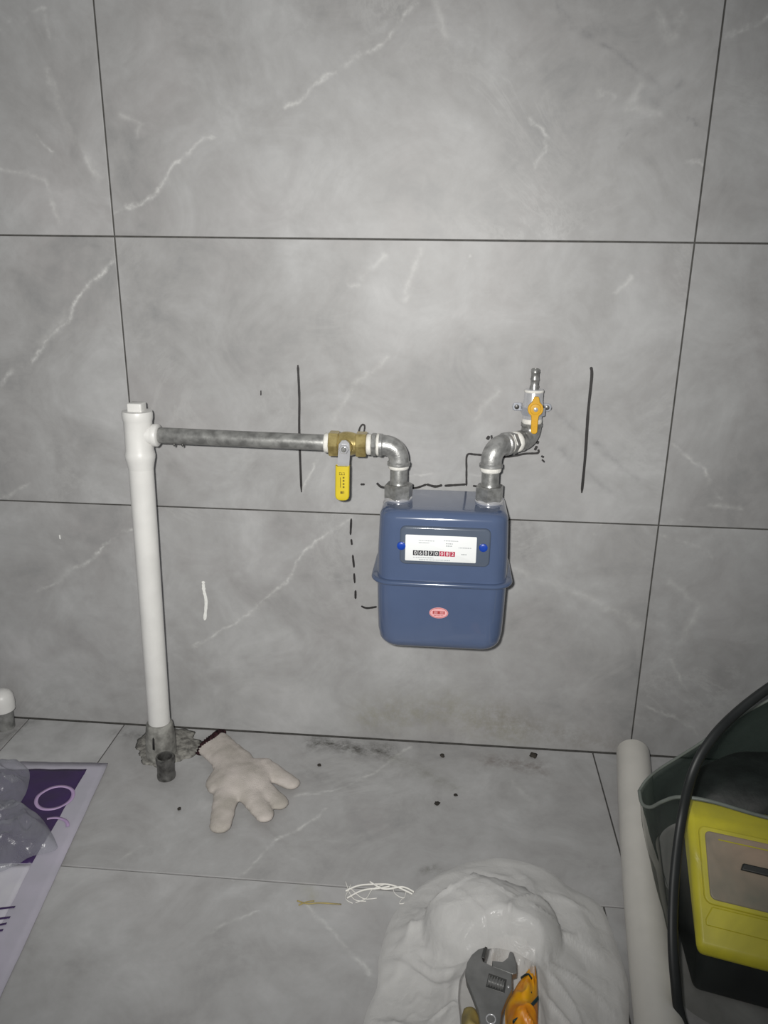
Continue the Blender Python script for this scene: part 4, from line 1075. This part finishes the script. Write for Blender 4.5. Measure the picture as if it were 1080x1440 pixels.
po = po + [(0.588, -0.61), (0.572, -0.61)]
pillow('packet_body', po, 0.022, 0.030, M['packet'], pk, 1.0, R=22, amp=0.6)
def strip3(name, pts, wd, m, parent):
    P = spline(pts, 6); V, F = tube(P, wd, 8, True, 0.4); return mesh(name, V, F, m, parent)
sp_ = [(0.5685,-0.5428),(0.5807,-0.5330),(0.5888,-0.5219),(0.5962,-0.5130)]
strip3('packet_print', [(x, y, 0.0505) for x, y in sp_], 0.0032, M['packet_dark'], pk)
sp_ = [(0.5805,-0.4899),(0.5877,-0.4848),(0.5918,-0.4897)]
strip3('packet_print', [(x, y, 0.0500) for x, y in sp_], 0.0018, M['packet_dark'], pk)
sp_ = [(0.5826,-0.5093),(0.5902,-0.5069)]
strip3('packet_print', [(x, y, 0.0500) for x, y in sp_], 0.0016, M['packet_dark'], pk)
po = [(0.5184,-0.5328),(0.5194,-0.5100),(0.5293,-0.5024),(0.5364,-0.5150),(0.5374,-0.5310)]
po = po + [(0.53, -0.60), (0.512, -0.60)]
ol2 = thing('olive_wrapper', 'small olive-yellow wrapper left of the wrench handle in the bag', 'wrapper', (0.52, -0.55, 0))
pillow('wrapper_body', po, 0.014, 0.018, M['olive'], ol2, 6.0)

# ================================================================ loose white threads and dirt on the floor
tt = thing('thread_tangle', 'small tangle of torn white thread tape on the floor left of the bag', 'thread scrap', (0.41, -0.33, 0))
tp_ = [[(0.3720,-0.3401),(0.3883,-0.3300),(0.4110,-0.3254),(0.4314,-0.3258),(0.4578,-0.3364)], [(0.3753,-0.3516),(0.3938,-0.3379),(0.4152,-0.3310),(0.4278,-0.3274)], [(0.3869,-0.3574),(0.3996,-0.3492),(0.4063,-0.3343),(0.4203,-0.3257)], [(0.4315,-0.3270),(0.4360,-0.3386),(0.4473,-0.3445),(0.4493,-0.3325)], [(0.3701,-0.3257),(0.3779,-0.3431),(0.3865,-0.3540),(0.4001,-0.3538)], [(0.4014,-0.3226),(0.4209,-0.3329),(0.4445,-0.3282),(0.4595,-0.3351)], [(0.3768,-0.3348),(0.3951,-0.3496),(0.4131,-0.3479)], [(0.4455,-0.3447),(0.4425,-0.3543),(0.4513,-0.3511)], [(0.3778,-0.3274),(0.3735,-0.3517),(0.3837,-0.3600)]]
for k, pts in enumerate(tp_):
    q = [(x, y, 0.0022 + 0.004 * abs(noise.noise(Vector((x * 60, y * 60, k))))) for x, y in pts]
    mesh('thread', *tube(spline(q, 8), 0.0016 if k in (0, 1, 5) else 0.0008, 6, True, 0.5), M['thread'], tt)
tt2 = thing('thread_scrap', 'short pale frayed thread on the floor left of the thread tangle', 'thread scrap', (0.33, -0.36, 0))
for pts in ([(0.3129,-0.3602),(0.3263,-0.3636),(0.3422,-0.3609),(0.3693,-0.3605)], [(0.3160,-0.3669),(0.3241,-0.3615),(0.3344,-0.3582)]):
    mesh('thread', *tube(spline([(x, y, 0.0012) for x, y in pts], 6), 0.0009, 6), M['olive'], tt2)
CR = [(622, 1064, .004, 'dark dirt crumb near the wall, below the meter'), (750, 1064, .006, 'largest dark dirt crumb, at the wall right of the meter'), (615, 1131, .004, 'dark dirt crumb in the middle of the floor tile, nearer the bag'),
      (641, 1119, .003, 'dark dirt crumb in the middle of the floor tile, farther from the bag'), (306, 1098, .003, 'tiny dark crumb between the glove and the pipe nipple'), (449, 1077, .003, 'tiny dark crumb on the floor to the right of the glove')]
CP = [(0.4916,-0.0376),(0.6405,-0.0224),(0.4859,-0.1563),(0.5135,-0.1339),(0.1075,-0.2069),(0.2953,-0.0822)]
CR[4] = (0, 0, .003, 'tiny dark crumb on the floor in front of the pipe nipple')
for k, ((x, y), c) in enumerate(zip(CP, CR)):
    bm = bmesh.new(); bmesh.ops.create_icosphere(bm, subdivisions=2, radius=c[2])
    for v in bm.verts:
        v.co *= 1 + 0.5 * noise.noise(v.co * 300 + Vector((k * 5, 0, 0))); v.co.z = max(v.co.z * 0.6 + c[2] * 0.45, 0.0)
        v.co += Vector((x, min(y, -0.012), 0.0002))
    me = bpy.data.meshes.new('dirt_crumb'); bm.to_mesh(me); bm.free()
    tag(link('dirt_crumb', me, M['crumb']), c[3], 'crumb', 'dark crumbs on the floor')

# ================================================================ tool bag with yellow box (right edge)
yb = thing('tool_box', 'yellow tool box with smoky window lid and black base, in the tool bag', 'tool box', (0.88, -0.40, 0))
MB_ = Matrix(((0.970, 0.055, 0, 0.7725), (-0.240, 0.998, 0, -0.4490), (0, 0, 1, 0), (0, 0, 0, 1)))
# local frame: x to the right along the front, y towards the wall, z up
def boxpart(name, V, F, m, bev=0.006, parent=yb):
    o = mesh(name, [MB_ @ Vector(v) for v in V], F, m, parent, True, 35)
    if bev:
        b = o.modifiers.new('bevel', 'BEVEL'); b.width = bev; b.segments = 4; b.limit_method = 'ANGLE'; b.angle_limit = math.radians(30)
    return o
W_ = 0.235
def wedge(x0, x1, prof):
    n = len(prof); V = [(x0, y, z) for y, z in prof] + [(x1, y, z) for y, z in prof]
    return V, [tuple(range(n)), tuple(range(n, 2 * n))] + [(k, (k + 1) % n, n + (k + 1) % n, n + k) for k in range(n)]
boxpart('base', *wedge(0.004, W_, [(0.004, 0.002), (0.004, 0.066), (0.110, 0.142), (0.135, 0.142), (0.135, 0.002)]), M['tb_black'], 0.008)
boxpart('lid', *wedge(0.0, W_ + .004, [(0.0, 0.056), (-0.002, 0.070), (0.005, 0.077), (0.098, 0.159), (0.106, 0.162), (0.140, 0.158), (0.140, 0.125), (0.105, 0.125)]), M['tb_yellow'], 0.007)
# things on the sloping lid face: slope frame
sa = Vector((0, 0.098 - 0.005, 0.159 - 0.077)).normalized(); sn = Vector((0, -sa.z, sa.y))
def slope(u, v, h): return Vector((u, 0.005, 0.077)) + sa * v + sn * h
def slab(name, outline, h0, h1, m, bev, parent=yb):
    n = len(outline)
    V = [slope(u, v, h0) for u, v in outline] + [slope(u, v, h1) for u, v in outline]
    return boxpart(name, V, [tuple(range(n)), tuple(range(n, 2 * n))] + [(k, (k + 1) % n, n + (k + 1) % n, n + k) for k in range(n)], m, bev, parent)
slab('lid_frame', rrect(0.010, W_ - .012, 0.036, 0.118, 0.008, 4), -0.002, 0.0035, M['tb_yellow'], 0.0016)
slab('lid_window', rrect(0.016, W_ - .018, 0.041, 0.113, 0.006, 4), 0.0, 0.0048, M['tb_window'], 0.0014)
slab('window_rib', [(0.030, 0.105), (W_ - .03, 0.105), (W_ - .03, 0.1062), (0.030, 0.1062)], 0.0046, 0.0058, M['tb_yellow'], 0.0)
slab('latch_bar', [(0.050, 0.078), (0.053, 0.0855), (0.17, 0.0855), (0.17, 0.076)], 0.0046, 0.0100, M['tb_black'], 0.0012)
slab('lid_ridge', [(0.010, 0.020), (0.018, 0.034), (W_ - .02, 0.034), (W_ - .01, 0.020), (W_ - .01, 0.014), (0.010, 0.014)], -0.002, 0.0018, M['tb_yellow'], 0.0012)
slab('rivet', [(0.083 + .0016 * math.cos(a), 0.028 + .0016 * math.sin(a)) for a in [2 * math.pi * k / 12 for k in range(12)]], 0.0015, 0.0030, M['tb_black'], 0.0)

dp = thing('dark_pouch', 'dark green cloth pouch inside the tool bag behind the yellow box', 'pouch', (0.90, -0.24, 0))
po = [(0.80, -0.285), (0.84, -0.295), (0.94, -0.315), (1.00, -0.320), (1.01, -0.22), (0.97, -0.175), (0.90, -0.175), (0.825, -0.205)]
# tall soft pouch: loft of shrinking outlines
Po = resample(po, 80, (0.92, -0.25)); V, F = [], []
for i in range(19):
    t = i / 18; z = 0.002 + 0.158 * t; s = (1 - 0.10 * t) * (1 if t < .75 else math.sqrt(max(1 - ((t - .75) / .26) ** 2, 0.02)))
    for p in Po:
        q = Vector((0.92, -0.25, 0)).lerp(p, s)
        nn = 0.006 * noise.noise(Vector((q.x * 25, q.y * 25, z * 30)))
        V.append((q.x + nn, q.y + nn, z + 0.010 * noise.noise(Vector((q.x * 18, q.y * 18, 5))) * t))
for i in range(18):
    for k in range(80): F.append((i * 80 + k, i * 80 + (k + 1) % 80, i * 80 + 80 + (k + 1) % 80, i * 80 + 80 + k))
F.append(tuple(range(80))); F.append(tuple(range(18 * 80, 19 * 80)))
mesh('pouch_body', V, F, M['dark_green'], dp)

tb = thing('tool_bag', 'smoky clear plastic tool bag with black strap at the right edge', 'tool bag', (0.90, -0.33, 0))
# rim: near edge from the left lip to the right, far edge rising behind
RIM = lambda p, y: (p[0], y, p[1])
near_rim = [RIM(([(0.7336,0.1535)])[0], -0.30), RIM(([(0.7336,0.1488)])[0], -0.318), RIM(([(0.7389,0.1575)])[0], -0.335), RIM(([(0.7469,0.1781)])[0], -0.35), RIM(([(0.7603,0.1945)])[0], -0.362), RIM(([(0.7931,0.1975)])[0], -0.370), RIM(([(0.8532,0.1883)])[0], -0.380), (0.94, -0.405, 0.190), (1.03, -0.43, 0.190)]
far_rim = [RIM(([(0.7336,0.1535)])[0], -0.30), RIM(([(0.7434,0.1599)])[0], -0.288), RIM(([(0.7613,0.1652)])[0], -0.272), RIM(([(0.7908,0.1754)])[0], -0.255), RIM(([(0.8201,0.1873)])[0], -0.24), RIM(([(0.8513,0.2093)])[0], -0.23), RIM(([(0.9027,0.2431)])[0], -0.22), (0.97, -0.20, 0.27), (1.03, -0.19, 0.28)]
near_bot = [(0.7880, -0.300, 0.004), (0.7840, -0.340, 0.004), (0.7760, -0.380, 0.004), (0.7660, -0.420, 0.004), (0.7580, -0.460, 0.004), (0.7900, -0.490, 0.004), (0.8600, -0.515, 0.004), (0.94, -0.535, 0.004), (1.03, -0.555, 0.004)]
far_bot = [(0.7880, -0.300, 0.004), (0.7885, -0.270, 0.004), (0.7910, -0.240, 0.004), (0.8000, -0.200, 0.004), (0.8200, -0.175, 0.004), (0.8500, -0.160, 0.004), (0.8900, -0.150, 0.004), (0.96, -0.14, 0.004), (1.03, -0.14, 0.004)]
def skin(name, top, bot, m, bulge, parent, seed):
    T = spline(top, 10); Bt = spline(bot, 10); V, F = [], []; R = 24
    for j in range(R + 1):
        v = j / R
        for i in range(len(T)):
            p = T[i].lerp(Bt[i], v)
            o = math.sin(math.pi * v) * bulge
            p = p + Vector((o[0] if isinstance(o, tuple) else -o * 0.6, -o if parent and name == 'front_panel' else o, 0)) * 1.0
            k = 0.005 * noise.noise(Vector((i * 0.11, v * 4, seed))) * min(1, v * 5) * (1 - v)
            V.append((p.x + k, p.y + k, p.z))
    n = len(T)
    for j in range(R):
        for i in range(n - 1): F.append((j * n + i, j * n + i + 1, j * n + n + i + 1, j * n + n + i))
    return mesh(name, V, F, m, parent)
skin('front_panel', near_rim, near_bot, M['smoky_clear'], 0.020, tb, 1.0)
tag(tb.children[0], 'clear front panel')
tag(skin('back_panel', far_rim, far_bot, M['smoky'], 0.006, tb, 5.0), 'smoky green back panel')
EN = [Vector(p) for p in (near_rim[-1], far_rim[-1], far_bot[-1], near_bot[-1])]
V, F = [], []
for j in range(9):
    for i in range(9):
        p = EN[0].lerp(EN[1], i / 8).lerp(EN[3].lerp(EN[2], i / 8), j / 8)
        V.append((p.x + 0.012 * math.sin(math.pi * i / 8), p.y, p.z))
for j in range(8):
    for i in range(8): F.append((j * 9 + i, j * 9 + i + 1, j * 9 + 10 + i, j * 9 + 9 + i))
mesh('side_panel', V, F, M['smoky'], tb)
mesh('rim_binding', *tube(spline(near_rim, 10), 0.0022, 8), M['rim'], tb)
mesh('rim_binding', *tube(spline(far_rim, 10), 0.0018, 8), M['rim'], tb)
def strap_points():
    out = []
    for px, (x, z), y in STR: out.append((x, y, z))
    return out
STR = [(0, ([(0.8918,0.3289)])[0], -0.30), (0, ([(0.8592,0.3113)])[0], -0.31), (0, ([(0.8202,0.2885)])[0], -0.33), (0, ([(0.7879,0.2683)])[0], -0.355), (0, ([(0.7667,0.2391)])[0], -0.375), (0, ([(0.7568,0.1886)])[0], -0.39),
       (0, ([(0.7440,0.1458)])[0], -0.43), (0, ([(0.7362,0.1079)])[0], -0.47), (0, ([(0.7368,0.0703)])[0], -0.497), (0, ([(0.7437,0.0344)])[0], -0.515)]
sp2 = [(1.035, -0.31, 0.185), (1.03, -0.30, 0.26), (0.99, -0.295, 0.325), (0.93, -0.295, 0.345)] + strap_points(); last = sp2[-1]
sp2 += [(last[0] + 0.02, last[1] - 0.03, max(last[2] - 0.02, 0.006))]
tag(mesh('strap', *tube(spline(sp2, 10), 0.0062, 14, True, 0.7), M['strap'], tb), 'black rubbery carrying strap')
